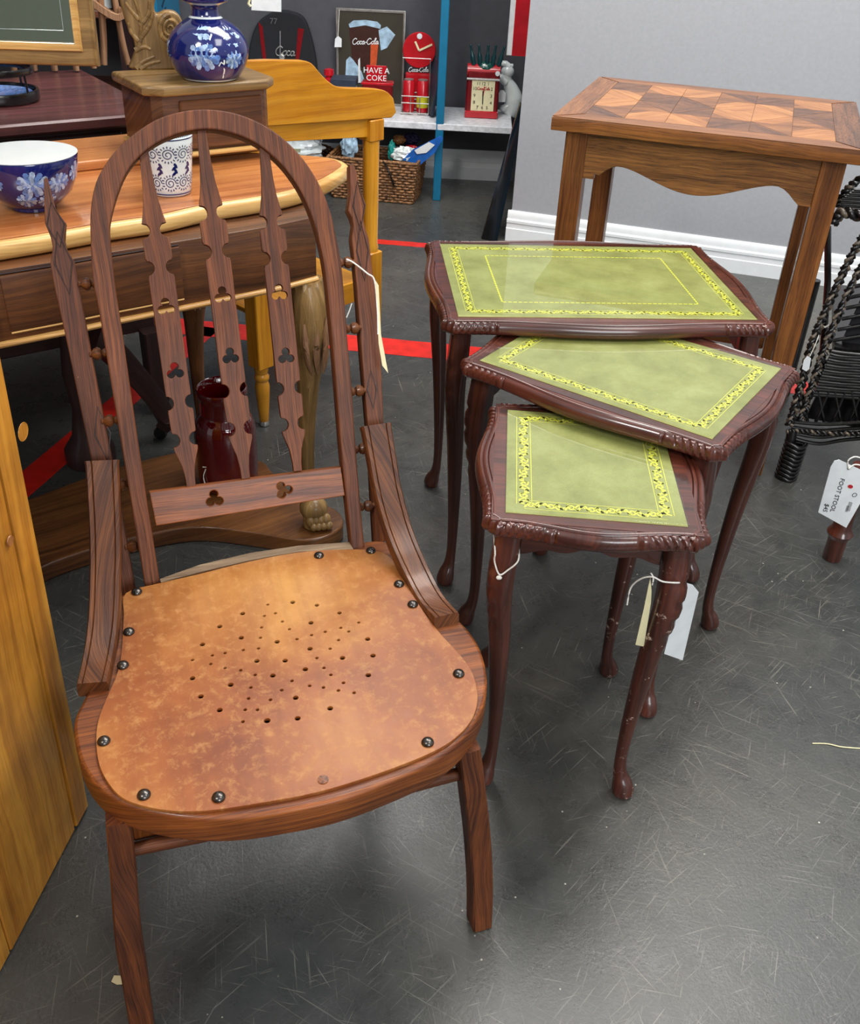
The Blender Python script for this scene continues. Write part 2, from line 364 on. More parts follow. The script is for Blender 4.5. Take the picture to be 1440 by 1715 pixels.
def textmesh(name, s, size, mat, th=.0004, shear=0, align='CENTER', space=1):
    cu = bpy.data.curves.new(name, 'FONT'); cu.body = s; cu.size = size; cu.extrude = th / 2; cu.shear = shear; cu.align_x = align; cu.align_y = 'CENTER'; cu.resolution_u = 2; cu.space_character = space
    o = bpy.data.objects.new(name, cu); COL.objects.link(o)
    me = bpy.data.meshes.new_from_object(o.evaluated_get(bpy.context.evaluated_depsgraph_get()))
    bpy.data.objects.remove(o); bpy.data.curves.remove(cu); me.name = name
    return setup(me, mat, (1, 0, 0), 35)
def catmull(P, n=8, closed=False):
    P = [Vector(p) for p in P]; out = []; N = len(P)
    for i in range(N if closed else N - 1):
        if closed: a, b, c, d = P[i - 1], P[i], P[(i + 1) % N], P[(i + 2) % N]
        else: a, b, c, d = P[max(i - 1, 0)], P[i], P[i + 1], P[min(i + 2, N - 1)]
        for k in range(n):
            t = k / n; t2 = t * t; t3 = t2 * t
            out.append(.5 * ((2 * b) + (c - a) * t + (2 * a - 5 * b + 4 * c - d) * t2 + (3 * b - a - 3 * c + d) * t3))
    if not closed: out.append(P[-1])
    return out
def lerpl(pts, vals, x):
    return float(np.interp(x, pts, vals))
def thing(name, label, cat, loc=(0, 0, 0), group=None, rz=0):
    o = bpy.data.objects.new(name, None); COL.objects.link(o); o.empty_display_size = .05
    o.matrix_world = Matrix.Translation(Vector(loc)) @ Matrix.Rotation(rz, 4, 'Z')
    o['label'] = label; o['category'] = cat
    if group: o['group'] = group
    return o
WM = {}
def wm(o): return WM[o.name] if o.name in WM else Matrix(o.matrix_world)
def part(name, me, parent=None, Mx=None, label=None, kind=None):
    """Mx = matrix of the mesh data in WORLD space."""
    o = bpy.data.objects.new(name, me); COL.objects.link(o)
    Mx = Matrix(Mx) if Mx is not None else Matrix.Identity(4)
    if parent is not None:
        pm = wm(parent); o.parent = parent; o.matrix_basis = pm.inverted() @ Mx
    else: o.matrix_basis = Mx
    WM[o.name] = Mx
    if label: o['label'] = label
    if kind: o['kind'] = kind
    return o
def solo(name, me, label, cat, Mx=None, group=None):
    o = part(name, me, None, Mx, label); o['category'] = cat
    if group: o['group'] = group
    return o
def struct(name, me, Mx=None, parent=None):
    o = part(name, me, parent, Mx)
    if parent is None: o['kind'] = 'structure'
    return o
def frame(o, x, y):           # matrix with origin o, local X and Y directions
    x = Vector(x).normalized(); z = x.cross(Vector(y)).normalized(); y = z.cross(x)
    return Matrix(((x.x, y.x, z.x, o[0]), (x.y, y.y, z.y, o[1]), (x.z, y.z, z.z, o[2]), (0, 0, 0, 1)))
def tr(x, y, z, rz=0): return Matrix.Translation((x, y, z)) @ Matrix.Rotation(rz, 4, 'Z')
def dup(root, loc, rz=0, label=None):
    r = root.copy(); COL.objects.link(r); r.matrix_world = tr(*loc, rz)
    if label: r['label'] = label
    for ch in list(root.children):
        c = ch.copy(); COL.objects.link(c); c.parent = r
        for g in list(ch.children):
            d = g.copy(); COL.objects.link(d); d.parent = c
    return r
def circle(cx, cy, r, n=16, ry=None):
    return [(cx + r * math.cos(2 * PI * i / n), cy + (ry or r) * math.sin(2 * PI * i / n)) for i in range(n)]
def rectl(x0, y0, x1, y1): return [(x0, y0), (x1, y0), (x1, y1), (x0, y1)]
def wire(name, pts, r, mat, parent, n=8, sm=6, kind=None, label=None):
    return part(name, MB().sweep(catmull(pts, sm), r, n=n).mesh(name, mat), parent, None, label, kind)

# ================================================================== SETTING
struct('floor', MB().box((0, 1.5, -.03), (9, 9, .06)).mesh('floor', M['floor']))
WD = Vector((.958, -.286, 0)); WN = Vector((.286, .958, 0))     # grey partition wall direction and away normal
C0 = Vector((.240, 3.253, 0))
def wallbox(p, d, nrm, length, depth, z0, z1, bev=0):
    a = p; c = p + d * (length / 2) + nrm * (depth / 2); R = Matrix((d, nrm, Vector((0, 0, 1)))).transposed()
    return MB().box((c.x, c.y, (z0 + z1) / 2), (length, depth, z1 - z0), R, bev)
struct('wall_right', wallbox(C0, WD, WN, 3.6, 1.0, 0, 2.5).mesh('wall_right', M['wallg']))
struct('wall_back', MB().box((-1.3, 4.09, 1.25), (4.2, .1, 2.5)).mesh('wall_back', M['walld']))
def baseboard(name, p, d, nrm, length, h=.105):
    prof = [(0, 0), (.016, 0), (.016, h * .42), (.013, h * .44), (.013, h * .60), (.0155, h * .62), (.0155, h * .70), (.009, h * .74), (.009, h * .84), (.006, h * .95), (.003, h), (0, h)]
    mb = MB(); n = len(prof); V = []
    for e in (0, length):
        for (o, z) in prof: q = p + d * e - nrm * o; V.append((q.x, q.y, z))
    Fc = [(i, (i + 1) % n, n + (i + 1) % n, n + i) for i in range(n)] + [tuple(range(n - 1, -1, -1)), tuple(range(n, 2 * n))]
    struct(name, mb.add(V, Fc).mesh(name, M['trim'], tuple(d), 20))
baseboard('baseboard_right', C0 - WD * .012, WD, WN, 3.5)
baseboard('baseboard_left', C0 + WD * 0, WN, WD, .78)
baseboard('baseboard_back', Vector((-3.2, 4.04, 0)), Vector((1, 0, 0)), Vector((0, 1, 0)), 3.46, .12)
struct('wall_left', MB().box((-3.2, 1.9, 1.25), (.1, 4.6, 2.5)).mesh('wall_left', M['walld']))

struct('unseen_wall_front', MB().box((0, -2.95, 1.25), (7, .1, 2.5)).mesh('unseen_wall_front', M['wallf']))  # unseen wall behind the camera, added to give the mirror a grey-green reflection
# floor tape
def tapestrip(a, b, w_, label):
    a, b = Vector(a), Vector(b); d = (b - a).normalized(); n = Vector((-d.y, d.x, 0)) * (w_ / 2); mb = MB(); k = 24; V = []; Fc = []
    for i in range(k + 1):
        p = a.lerp(b, i / k); j = .0012 * math.sin(i * 2.3)
        V += [(p.x - n.x, p.y - n.y + j, .0001), (p.x + n.x, p.y + n.y + j, .0001), (p.x + n.x, p.y + n.y + j, .0007), (p.x - n.x, p.y - n.y + j, .0007)]
    for i in range(k):
        o = i * 4
        for q in range(4): Fc.append((o + q, o + (q + 1) % 4, o + 4 + (q + 1) % 4, o + 4 + q))
    Fc += [(0, 1, 2, 3), (k * 4 + 3, k * 4 + 2, k * 4 + 1, k * 4)]
    solo('floor_tape', mb.add(V, Fc).mesh('floor_tape', M['tape'], tuple(d)), label, 'tape')
tapestrip(at(235, 540), at(1355, 648), .098, 'long straight red floor tape passing behind the three green topped tables')
tapestrip(at(600, 402), at(836, 421), .046, 'thin far red floor tape left of the black leaning board')
tapestrip(at(1394, 471), at(1440, 474), .046, 'short piece of red floor tape beyond the parquet table right leg')
tapestrip(at(20, 830), at(350, 548), .066, 'diagonal red floor tape running under the dressing table')

# ================================================================== HERO CHAIR
CX, CYW, CYAW, TILT, ZS = -.206, .917, .341, .439, .33
CR = Matrix.Rotation(CYAW, 3, 'Z')
cxv = CR @ Vector((1, 0, 0)); cyv = CR @ Vector((0, 1, 0))      # local right, local backwards
BO = Vector((CX, CYW, ZS))
upb = (cyv * math.sin(TILT) + Vector((0, 0, 1)) * math.cos(TILT)).normalized()   # up the leaning back
nb = cxv.cross(upb).normalized()                                # towards the viewer (front)
if nb.dot(EYE - BO) < 0: nb = -nb
chair = thing('wooden_chair', 'low brown oak chair with pierced arched back and perforated studded seat', 'chair', (CX, CYW, 0), None, CYAW)
MBK = frame(BO, cxv, upb)                                       # back plane matrix (front face)
MBKi = MBK.inverted()
def bk(x, y, dn=0.0):
    P = on(x, y, BO + nb * dn, nb); q = MBKi @ P; return (q.x, q.y)
def bkM(dn): return Matrix.Translation(nb * dn) @ MBK
outer_px = [(243, 985), (206, 765), (169, 540), (156, 471), (152, 409), (152, 351), (162, 302), (187, 260), (218, 229), (262, 200), (307, 186), (351, 183), (396, 190), (440, 208), (476, 233), (507, 265), (533, 305), (551, 347), (564, 400), (573, 453), (580, 545), (589, 650), (596, 752), (603, 836), (611, 922)]
inner_px = [(590, 925), (580, 836), (571, 752), (563, 650), (554, 545), (545, 460), (535, 406), (522, 362), (503, 320), (476, 281), (443, 250), (409, 230), (362, 217), (318, 219), (275, 233), (240, 256), (214, 286), (197, 325), (185, 372), (185, 405), (193, 480), (203, 545), (235, 765), (268, 977)]
op = catmull([Vector((*bk(*p), 0)) for p in outer_px], 5); ip = catmull([Vector((*bk(*p), 0)) for p in inner_px], 5)
AT = .022
part('arched_frame', plate('arched_frame', [[(p.x, p.y) for p in op + ip]], AT, M['oak'], .0018), chair, bkM(-AT / 2))
# slats: shared gothic outline, cut with side notches and trefoils
def trefoil(cx, cy, r, rot=0):
    c = [(math.cos(rot + PI / 2 + k * 2 * PI / 3) * r * .62, math.sin(rot + PI / 2 + k * 2 * PI / 3) * r * .62) for k in range(3)]; out = []
    for k in range(3):
        a0 = rot + PI / 2 + k * 2 * PI / 3
        for j in range(-5, 6):
            a = a0 + j * (PI * .74 / 5); out.append((cx + c[k][0] + math.cos(a) * r * .52, cy + c[k][1] + math.sin(a) * r * .52))
    return out
def slat_outline(top, bot, halfw, trefs):
    top = Vector(top); bot = Vector(bot); L = (top - bot).length; d = (top - bot) / L; n = Vector((d.y, -d.x))
    # (t from bottom, half width factor)
    prof = [(0, .36), (.03, .38), (.07, .52), (.10, .78), (.118, .95), (.128, .97)]
    def notch(t0, r, w_):      # bite centred at edge
        return [(t0 + r * math.cos(a) , w_ - r * L / halfw * math.sin(a) * .95) for a in np.linspace(PI, 0, 9)]
    prof += notch(.150, .021, .92) + [(.172, .93), (.176, .98), (.235, 1.02), (.239, .98)] + notch(.262, .021, 1.0) + [(.284, .97), (.292, 1.0)]
    prof += [(.40, 1.0), (.52, 1.0), (.632, 1.02), (.637, .97)] + notch(.660, .021, .99) + [(.683, .98), (.688, 1.06), (.74, 1.06), (.744, 1.0)] + notch(.768, .022, .95)
    prof += [(.790, .92), (.798, .90), (.815, .78), (.85, .60), (.9, .46), (1.0, .34)]
    Lf = [top * t + bot * (1 - t) + n * (w_ * halfw) for t, w_ in prof]; Rt = [top * t + bot * (1 - t) - n * (w_ * halfw) for t, w_ in prof]
    loops = [[(p.x, p.y) for p in Lf] + [(p.x, p.y) for p in reversed(Rt)]]
    for t in trefs:
        c = top * t + bot * (1 - t); loops.append(trefoil(c.x, c.y, .0092, math.atan2(d.y, d.x) - PI / 2))
    return loops
slats = [((240, 248), (321, 818), .0145, (.545, .355)), ((337, 214), (412, 802), .0145, (.535, .36)), ((442, 240), (499, 789), .0145, (.555, .36))]
for a, b, hw, tf in slats:
    lp = slat_outline(bk(a[0], a[1], -.006), bk(b[0], b[1], -.006), hw, tf)
    part('slat', plate('slat', lp, .009, M['oak'], .0006), chair, bkM(-.006 - .0045))
# lower rail with trefoils
rl = [(250, 824), (571, 782), (578, 830), (261, 881)]
R4 = [bk(x, y, -.003) for x, y in rl]
lp = [R4]
for (x, y) in ((359, 836), (475, 821)):
    c = bk(x, y, -.003); lp.append(trefoil(c[0], c[1], .0095, .5 if x > 400 else 0))
part('back_rail', plate('back_rail', lp, .016, M['oak_rim'], .0012, (1, 0, 0)), chair, bkM(-.003 - .008))
# outer posts
DO = -.018
Lp = [(78, 296), (84, 318), (93, 352), (110, 373), (109, 388), (108, 402), (112, 418), (124, 437), (132, 480), (147, 560), (185, 756), (227, 985), (203, 1002), (172, 880), (153, 772), (109, 560), (93, 490), (84, 441), (87, 425), (88, 412), (85, 398), (75, 373), (74, 340), (73, 300)]
Rp = [(591, 272), (598, 290), (601, 310), (613, 342), (608, 364), (612, 382), (618, 400), (623, 446), (631, 505), (638, 600), (642, 698), (652, 905), (628, 912), (619, 752), (606, 600), (597, 480), (592, 425), (589, 400), (592, 376), (589, 364), (583, 352), (587, 325), (586, 300), (586, 276)]
for nm, pxs, dm in (('outer_post', Lp, [((93, 376), 36, 14), ((106, 440), 50, 14), ((172, 727), 46, 13)]), ('outer_post', Rp, [((601, 345), 42, 11), ((607, 420), 52, 11), ((623, 652), 34, 9)])):
    me = plate(nm, [[bk(x, y, DO) for x, y in pxs]], .020, M['oak'], .0014)
    po = part(nm, me, chair, bkM(DO - .010))
    ax = Vector(bk(*pxs[9], DO)) - Vector(bk(*pxs[8], DO)); 
    for (c, hh, ww) in dm:     # incised diamonds: thin dark grooves framed by ridges
        cc = Vector(bk(*c, DO)); d = (Vector(bk(pxs[0][0], pxs[0][1], DO)) - Vector(bk((pxs[11][0] + pxs[12][0]) / 2, 990, DO))).normalized(); n = Vector((d.y, -d.x)); s = px2m(BO + upb * .3)
        q = [cc + d * hh * s, cc + n * ww * s * .95, cc - d * hh * s, cc - n * ww * s * .95]
        part('carved_diamond', MB().sweep([Vector((p.x, p.y, .0002)) for p in q], .0009, n=6, closed=True).mesh('carved_diamond', M['darkm2']), po, bkM(DO))
# spindle beads between posts and arch
bead = [(.0016, -.0125), (.003, -.0122), (.0036, -.0115), (.0028, -.010), (.0062, -.007), (.0078, -.003), (.0062, .0005), (.0032, .002), (.0050, .0035), (.0058, .006), (.0048, .0085), (.0028, .0095), (.0022, .0115)]
bead = [(r * 1.0, z) for r, z in bead]
bm_me = MB().lathe(bead, 16).mesh('spindle_bead', M['oak_arm'])
for (x, y), s in [((150, 475), -1), ((168, 592), -1), ((188, 704), -1), ((208, 811), -1), ((227, 914), -1), ((578, 440), 1), ((589, 550), 1), ((597, 655), 1), ((603, 752), 1), ((612, 848), 1)]:
    P = on(x, y, BO + nb * -.018, nb)
    Rm = frame(P, upb, nb)      # local z = x-axis of chair-ish
    Rm = frame(P, nb, upb) if s > 0 else frame(P, -nb, upb)
    Rm = Rm @ Matrix.Identity(4)
    part('spindle_bead', bm_me, chair, Rm)
# seat
SO = Vector((CX, CYW, ZS)); MS = Matrix.Translation(SO) @ CR.to_4x4(); MSi = MS.inverted()
def st(x, y, z=ZS):
    q = MSi @ at(x, y, z); return (q.x, q.y)
rim_px = [(192, 1005), (185, 1060), (165, 1120), (140, 1170), (124, 1205), (125, 1240), (134, 1275), (152, 1306), (178, 1330), (212, 1348), (262, 1362), (330, 1371), (400, 1370), (470, 1360), (560, 1342), (650, 1310), (735, 1270), (785, 1225), (810, 1180), (816, 1135), (806, 1090), (785, 1055), (760, 1030), (720, 990), (690, 955), (668, 925), (640, 905), (585, 910), (500, 917), (420, 930), (330, 950), (262, 975), (222, 990)]
ol = [(p.x, p.y) for p in catmull([Vector((*st(*p), 0)) for p in rim_px], 4, True)]
pan_px = [(211, 993), (207, 1030), (204, 1085), (197, 1125), (178, 1170), (165, 1205), (161, 1240), (166, 1280), (182, 1312), (205, 1336), (242, 1350), (292, 1358), (352, 1357), (440, 1344), (530, 1327), (620, 1300), (705, 1268), (757, 1240), (790, 1205), (800, 1165), (790, 1124), (768, 1094), (735, 1058), (700, 1010), (670, 955), (640, 925), (580, 920), (500, 925), (415, 941), (330, 962), (270, 976)]
ins = [(p.x, p.y) for p in catmull([Vector((*st(x, y, ZS + .004), 0)) for x, y in pan_px], 4, True)]
# rim: ring hollow beneath panel
inner = [(x * .86, -.165 + (y + .165) * .86) for x, y in ins]
part('seat_frame', plate('seat_frame', [ol, inner], .034, M['oak_rim'], .004, (1, 0, 0), bres=2), chair, MS @ Matrix.Translation((0, 0, -.017)))
holes_z = [(663, 238, 5), (738, 231, 8), (811, 240, 7), (879, 263, 7), (587, 265, 8), (653, 272, 5), (686, 264, 5), (707, 289, 5), (793, 293, 8), (937, 292, 5), (518, 304, 8), (644, 307, 5), (728, 312, 5), (836, 320, 5), (883, 308, 5), (907, 319, 5), (466, 358, 8), (583, 338, 8), (641, 338, 5), (691, 350, 8), (751, 342, 5), (795, 330, 5), (876, 345, 5), (964, 342, 8), (496, 391, 5), (534, 384, 5), (589, 375, 5), (635, 370, 5), (790, 371, 8), (851, 371, 5), (436, 405, 5), (491, 417, 5), (630, 408, 8), (715, 407, 8), (811, 399, 5), (888, 399, 8), (980, 392, 8), (534, 429, 5), (581, 436, 5), (776, 433, 8), (832, 429, 5), (436, 460, 8), (625, 450, 5), (678, 452, 8), (853, 450, 5), (966, 451, 8), (551, 480, 8), (612, 488, 5), (736, 468, 5), (789, 483, 5), (831, 488, 5), (891, 474, 5), (461, 515, 8), (605, 521, 5), (671, 525, 5), (705, 496, 5), (747, 519, 8), (876, 497, 5), (923, 504, 5), (518, 556, 8), (595, 555, 5), (632, 555, 5), (851, 551, 8), (588, 591, 5), (661, 588, 9), (753, 581, 8)]
loops = [ins]
for zx, zy, r in holes_z:
    c = st(80 + zx / 1.8, 880 + zy / 1.8, ZS + .004); loops.append(circle(c[0], c[1], r * .00036, 12))
part('seat_panel', plate('seat_panel', loops, .004, M['seat'], .0004, (1, 0, 0)), chair, MS @ Matrix.Translation((0, 0, .002)), 'worn orange brown plywood seat pierced with a star of small holes')
part('seat_underside', plate('seat_underside', [[(x * .97, -.165 + (y + .165) * .97) for x, y in inner]], .002, M['darkm2'], 0), chair, MS @ Matrix.Translation((0, 0, -.012)))
rrp = [(268, 973), (335, 949), (420, 929), (500, 917), (585, 911), (592, 923), (500, 927), (415, 942), (335, 961), (270, 979)]
part('rear_strip', plate('rear_strip', [[st(x, y) for x, y in rrp]], .003, M['grey_oak'], .0005, (1, 0, 0)), chair, MS @ Matrix.Translation((0, 0, .0018)), 'bare weathered grey rear strip')
stud_me = MB().lathe([(.0062, 0), (.0064, .0008), (.0055, .0028), (.0035, .0042), (.001, .0047)], 18).mesh('stud', M['steel'], ang=60)
for x, y in ((229, 992), (216, 1059), (206, 1115), (174, 1242), (241, 1332), (366, 1336), (716, 1244), (768, 1129), (691, 1013), (668, 979), (534, 931), (621, 923)):
    part('stud', stud_me, chair, Matrix.Translation(at(x, y, ZS + .004)))
part('screw_plug', MB().lathe([(.0052, 0), (.0052, .0008), (.001, .001)], 16).mesh('screw_plug', M['oak_rim']), chair, Matrix.Translation(at(541, 1306, ZS + .004)))
# arms: bent boards running down from the posts on to the seat rim
armL = [(171, 772), (174, 830), (177, 900), (177, 970), (174, 1045), (166, 1105), (157, 1160)]
armR = [(629, 712), (638, 765), (650, 830), (670, 900), (698, 965), (722, 1010), (748, 1040)]
ysl = [.060, .036, .004, -.034, -.082, -.126, -.168]
for apx, s in ((armL, -1), (armR, 1)):
    pts = []
    for (x, y), yl in zip(apx, ysl):
        P0 = BO + cyv * yl; pts.append(on(x, y, P0, cyv))
    pts[-1].z = max(pts[-1].z, ZS + .004)
    path = catmull(pts, 6); wd = [(.0185 - .003 * i / len(path), .0095) for i in range(len(path))]
    # board face looks forward/up: 'a' axis must be chair x -> use up vector perpendicular
    mb = MB(); V = []
    N = len(path)
    for i, p in enumerate(path):
        t = (path[min(i + 1, N - 1)] - path[max(i - 1, 0)]).normalized(); a = (cxv - t * cxv.dot(t)).normalized(); b = t.cross(a)
        if b.dot(nb) < 0: b = -b
        w_, h_ = wd[i]
        if i == 0: w_ *= 1.04
        for (u, v) in ((1, -.9), (1, .55), (.9, .85), (.66, .85), (.62, .68), (.56, .85), (-.56, .85), (-.62, .68), (-.66, .85), (-.9, .85), (-1, .55), (-1, -.9), (-.9, -1), (.9, -1)):
            V.append(p + a * u * w_ + b * v * h_)
    n = 14; Fc = []
    for i in range(N - 1):
        for k in range(n): Fc.append((i * n + k, i * n + (k + 1) % n, (i + 1) * n + (k + 1) % n, (i + 1) * n + k))
    Fc += [tuple(range(n - 1, -1, -1)), tuple(range((N - 1) * n, N * n))]
    part('arm', mb.add(V, Fc).mesh('arm', M['oak_arm'], tuple(pts[-1] - pts[0]), 30), chair)
# legs: front sabre legs
legL = [(199, 1368, .296), (206, 1450, .235), (214, 1555, .16), (226, 1633, .09), (240, 1725, .0)]
legR = [(780, 1250, .296), (791, 1330, .225), (799, 1405, .14), (803, 1480, .065), (802, 1543, .0)]
def legpts(lst):
    A = at(lst[0][0], lst[0][1], .296); B = at(lst[-1][0], lst[-1][1], 0.0); out = []
    dirn = Vector((0, 0, 1)).cross(cxv); n = cxv
    for x, y, z in lst:
        t = 1 - z / .296; q = A.lerp(B, t); out.append(at(x, y, q.z))
    return out
for lst in (legL, legR):
    p = legpts(lst); p[-1].z = 0.001; p[0].z = .300
    path = catmull(p, 6)
    part('front_leg', MB().sweep(path, [(.0115 + .001 * math.sin(PI * i / len(path)), .0135) for i in range(len(path))], 'rect', upv=tuple(cyv), bev=.14).mesh('front_leg', M['oak'], (0, 0, 1)), chair)
for s in (-1, 1):
    A = MS @ Vector((s * .13, .0, -.03)); B = MS @ Vector((s * .16, .045, -.33)); Mid = MS @ Vector((s * .14, -.01, -.18)); B.z = .001
    part('rear_leg', MB().sweep(catmull([A, Mid, B], 8), (.0125, .014), 'rect', upv=tuple(cyv), bev=.14).mesh('rear_leg', M['oak']), chair)
    # corner block under the seat front
    C = at(245 if s < 0 else 745, 1385 if s < 0 else 1268, .275)
    part('corner_block', MB().box(C + cyv * .02, (.03, .035, .045), CR, .003).mesh('corner_block', M['oak_rim']), chair)
A = at(226, 1422, .255); B = at(768, 1296, .255); Bd = (B - A); L = Bd.length
prof = [(.0065, 0), (.0075, .1), (.0085, .18), (.0085, .24), (.0065, .25), (.0095, .258), (.0065, .268), (.0092, .276), (.0068, .286), (.0095, .4), (.0098, .5), (.0095, .6), (.0068, .714), (.0092, .724), (.0065, .732), (.0095, .742), (.0065, .75), (.0085, .76), (.0085, .82), (.0075, .9), (.0065, 1)]
Rm = Bd.to_track_quat('Z', 'Y').to_matrix()
part('stretcher', MB().lathe([(r, z * L) for r, z in prof], 20, A, Rm).mesh('stretcher', M['oak'], tuple(Bd)), chair)
# price tag hanging from the chair post
tg = thing('price_tag', 'cream paper tag on string hanging from the right post of the oak chair', 'tag', on(640, 560, BO, nb))
z1 = BO - nb * .012
wire('string', [on(580, 434, BO + nb * .006, nb), on(592, 440, BO + nb * .006, nb), on(615, 458, BO + nb * .003, nb), on(627, 470, BO + nb * .002, nb), on(632, 520, BO + nb * .004, nb), on(633, 560, BO + nb * .004, nb)], .0010, M['string'], tg)
wire('string', [on(589, 508, BO - nb * .02, nb), on(585, 520, BO - nb * .02, nb), on(580, 532, BO - nb * .02, nb)], .0008, M['string'], tg)
cp = [(632, 478), (637, 560), (650, 625), (641, 612), (634, 560)]
P0 = BO + nb * .004
T4 = [on(x, y, P0 + nb * (.002 if i in (1, 2) else 0), nb) for i, (x, y) in enumerate([(629, 470), (634, 478), (638, 560), (650, 625), (640, 612), (634, 575)])]
part('tag_card', MB().add([p for p in T4] + [p - nb * .0006 for p in T4], [(0, 1, 2, 3, 4, 5), (11, 10, 9, 8, 7, 6)] + [(i, i + 6, (i + 1) % 6 + 6, (i + 1) % 6) for i in range(6)]).mesh('tag_card', M['cream']), tg)

# ================================================================== NEST OF TABLES
def side_off(u, A):           # serpentine edge offset along u in [-1,1]
    return A * math.cos(PI * min(abs(u) * 1.33, 2))
def top_outline(w, d, A, cut):
    pts = []; tags = []
    hw, hd = w / 2, d / 2
    sides = [((-hw, -hd), (1, 0), (0, -1), w), ((hw, -hd), (0, 1), (1, 0), d), ((hw, hd), (-1, 0), (0, 1), w), ((-hw, hd), (0, -1), (-1, 0), d)]
    for (sx, sy), t, n, L in sides:
        m = int((L - 2 * cut) / .0016)
        for i in range(m + 1):
            s = cut + (L - 2 * cut) * i / m; u = (s / L) * 2 - 1; o = side_off(u, A)
            pts.append((sx + t[0] * s + n[0] * o, sy + t[1] * s + n[1] * o)); tags.append((0, min(s - cut, L - cut - s), 1 if s < L / 2 else -1))
        # corner facet
        c0 = pts[-1]; k = 10; nxt = sides[(sides.index(((sx, sy), t, n, L)) + 1) % 4]
        (nx, ny), t2, n2, L2 = nxt; s = cut; u = s / L2 * 2 - 1; o = side_off(u, A); c1 = (nx + t2[0] * s + n2[0] * o, ny + t2[1] * s + n2[1] * o)
        for j in range(1, k):
            pts.append((c0[0] + (c1[0] - c0[0]) * j / k, c0[1] + (c1[1] - c0[1]) * j / k)); tags.append((1, j / k, 0))
    return pts, tags
TPROF = [(.0390, 0), (.0200, 0), (.0170, .0), (.0160, -.0016), (.0150, .0006), (.0125, .0012), (.0110, .0002), (.0100, -.0022), (.0085, -.0005), (.0060, .0004), (.0035, -.0012), (.0015, -.0045), (.0003, -.0085), (.0000, -.0120), (.0010, -.0155), (.0035, -.0185), (.0080, -.0200), (.0300, -.0200)]
def table_top_mesh(w, d):
    W_, D_ = w + .062, d + .062; A = .0065; pts, tags = top_outline(W_, D_, A, .022); n = len(pts); V = []; Fc = []
    nor = []
    for i in range(n):
        a = Vector(pts[(i + 2) % n]) - Vector(pts[i - 2]); nor.append(Vector((a.y, -a.x)).normalized())
    zt = min(W_, D_) * .36
    for k, (din, z) in enumerate(TPROF):
        for i, p in enumerate(pts):
            dd = din; ty, s, sg = tags[i]
            edge = 0
            if 7 <= k <= 15: edge = math.sin(PI * (k - 7) / 8.5)
            if ty == 0 and edge > 0:
                L1 = .055 if zt > .08 else .045
                if .004 < s < L1:      # leaf gouges
                    ph = (s + (k - 11) * .0026) / .0098
                    g = abs(math.sin(PI * ph)); dd += edge * .0040 * (1 - g ** .6) * 1.5 * (1 - .3 * s / L1)
                elif L1 + .006 < s < L1 + .012: dd += edge * .003 * (1 - abs(s - L1 - .009) / .003)
            if ty == 1 and edge > 0:
                for cc in (.28, .72): dd += edge * .0030 * max(0, 1 - ((s - cc) / .2) ** 2)
            q = Vector(p) - nor[i] * dd
            V.append((q.x, q.y, z))
    for k in range(len(TPROF) - 1):
        for i in range(n):
            j = (i + 1) % n; Fc.append((k * n + i, k * n + j, (k + 1) * n + j, (k + 1) * n + i))
    Fc.append(tuple(range(n))); Fc.append(tuple(range(len(TPROF) * n - 1, (len(TPROF) - 1) * n - 1, -1)))
    me = MB().add(V, Fc).mesh('carved_top', M['maho'], (1, 0, 0) if w > d else (0, 1, 0), 50); flatcaps(me); return me
def scroll_border(w, d, band, name):
    """gold tooled scrolls as thin flat ribbons"""
    mb = MB()
    def rib(pts, wd):
        pts = [Vector((p[0], p[1], 0)) for p in pts]; V = []; N = len(pts)
        for i, p in enumerate(pts):
            t = (pts[min(i + 1, N - 1)] - pts[max(i - 1, 0)]); t = t.normalized() if t.length else Vector((1, 0, 0)); n = Vector((-t.y, t.x, 0)); ww = wd * 1.5 * (.5 + .5 * math.sin(PI * (i + .5) / N))
            V += [p + n * ww, p - n * ww]
        mb.add(V, [(2 * i, 2 * i + 1, 2 * i + 3, 2 * i + 2) for i in range(N - 1)])
    def motif(ox, oy, tx, ty, nx, ny, L, flip):
        def T(a, b): return (ox + tx * a + nx * b * flip, oy + ty * a + ny * b * flip)
        r = band * .40
        rib([T(L * .30 + r * (1 - q * .75) * math.cos(5.2 * PI * q / 2 + PI), r * (1 - q * .75) * math.sin(5.2 * PI * q / 2 + PI)) for q in np.linspace(0, 1, 14)], .0008)
        rib([T(L * (.48 + .5 * q), band * .36 * math.sin(2 * PI * q)) for q in np.linspace(0, 1, 10)], .0010)
        rib([T(L * (.52 + .34 * q), -band * .4 * math.sin(PI * q)) for q in np.linspace(0, 1, 7)], .0008)
        rib([T(L * (.0 + .2 * q), band * .42 * math.cos(PI * q)) for q in np.linspace(0, 1, 6)], .0009)
        rib([T(L * (.55 + .12 * q), band * (.1 + .32 * q)) for q in np.linspace(0, 1, 4)], .0011)
        rib([T(L * (.78 + .12 * q), band * (-.1 - .32 * q)) for q in np.linspace(0, 1, 4)], .0011)
    hw, hd = w / 2, d / 2
    for (sx, sy), t, n, L in [((-hw, -hd), (1, 0), (0, 1), w), ((hw, -hd), (0, 1), (-1, 0), d), ((hw, hd), (-1, 0), (0, -1), w), ((-hw, hd), (0, -1), (1, 0), d)]:
        m = max(3, round(L / (band * 1.75))); st_ = L / m
        for i in range(m): motif(sx + t[0] * i * st_, sy + t[1] * i * st_, t[0], t[1], n[0], n[1], st_, 1 if i % 2 else -1)
        for o in (-.62, .62):
            rib([(sx + t[0] * L * q + n[0] * band * o * -1, sy + t[1] * L * q + n[1] * band * o * -1) for q in np.linspace(0, 1, 3)], .00028)
    me = mb.mesh(name, M['gold'], ang=180, fix=False); return me
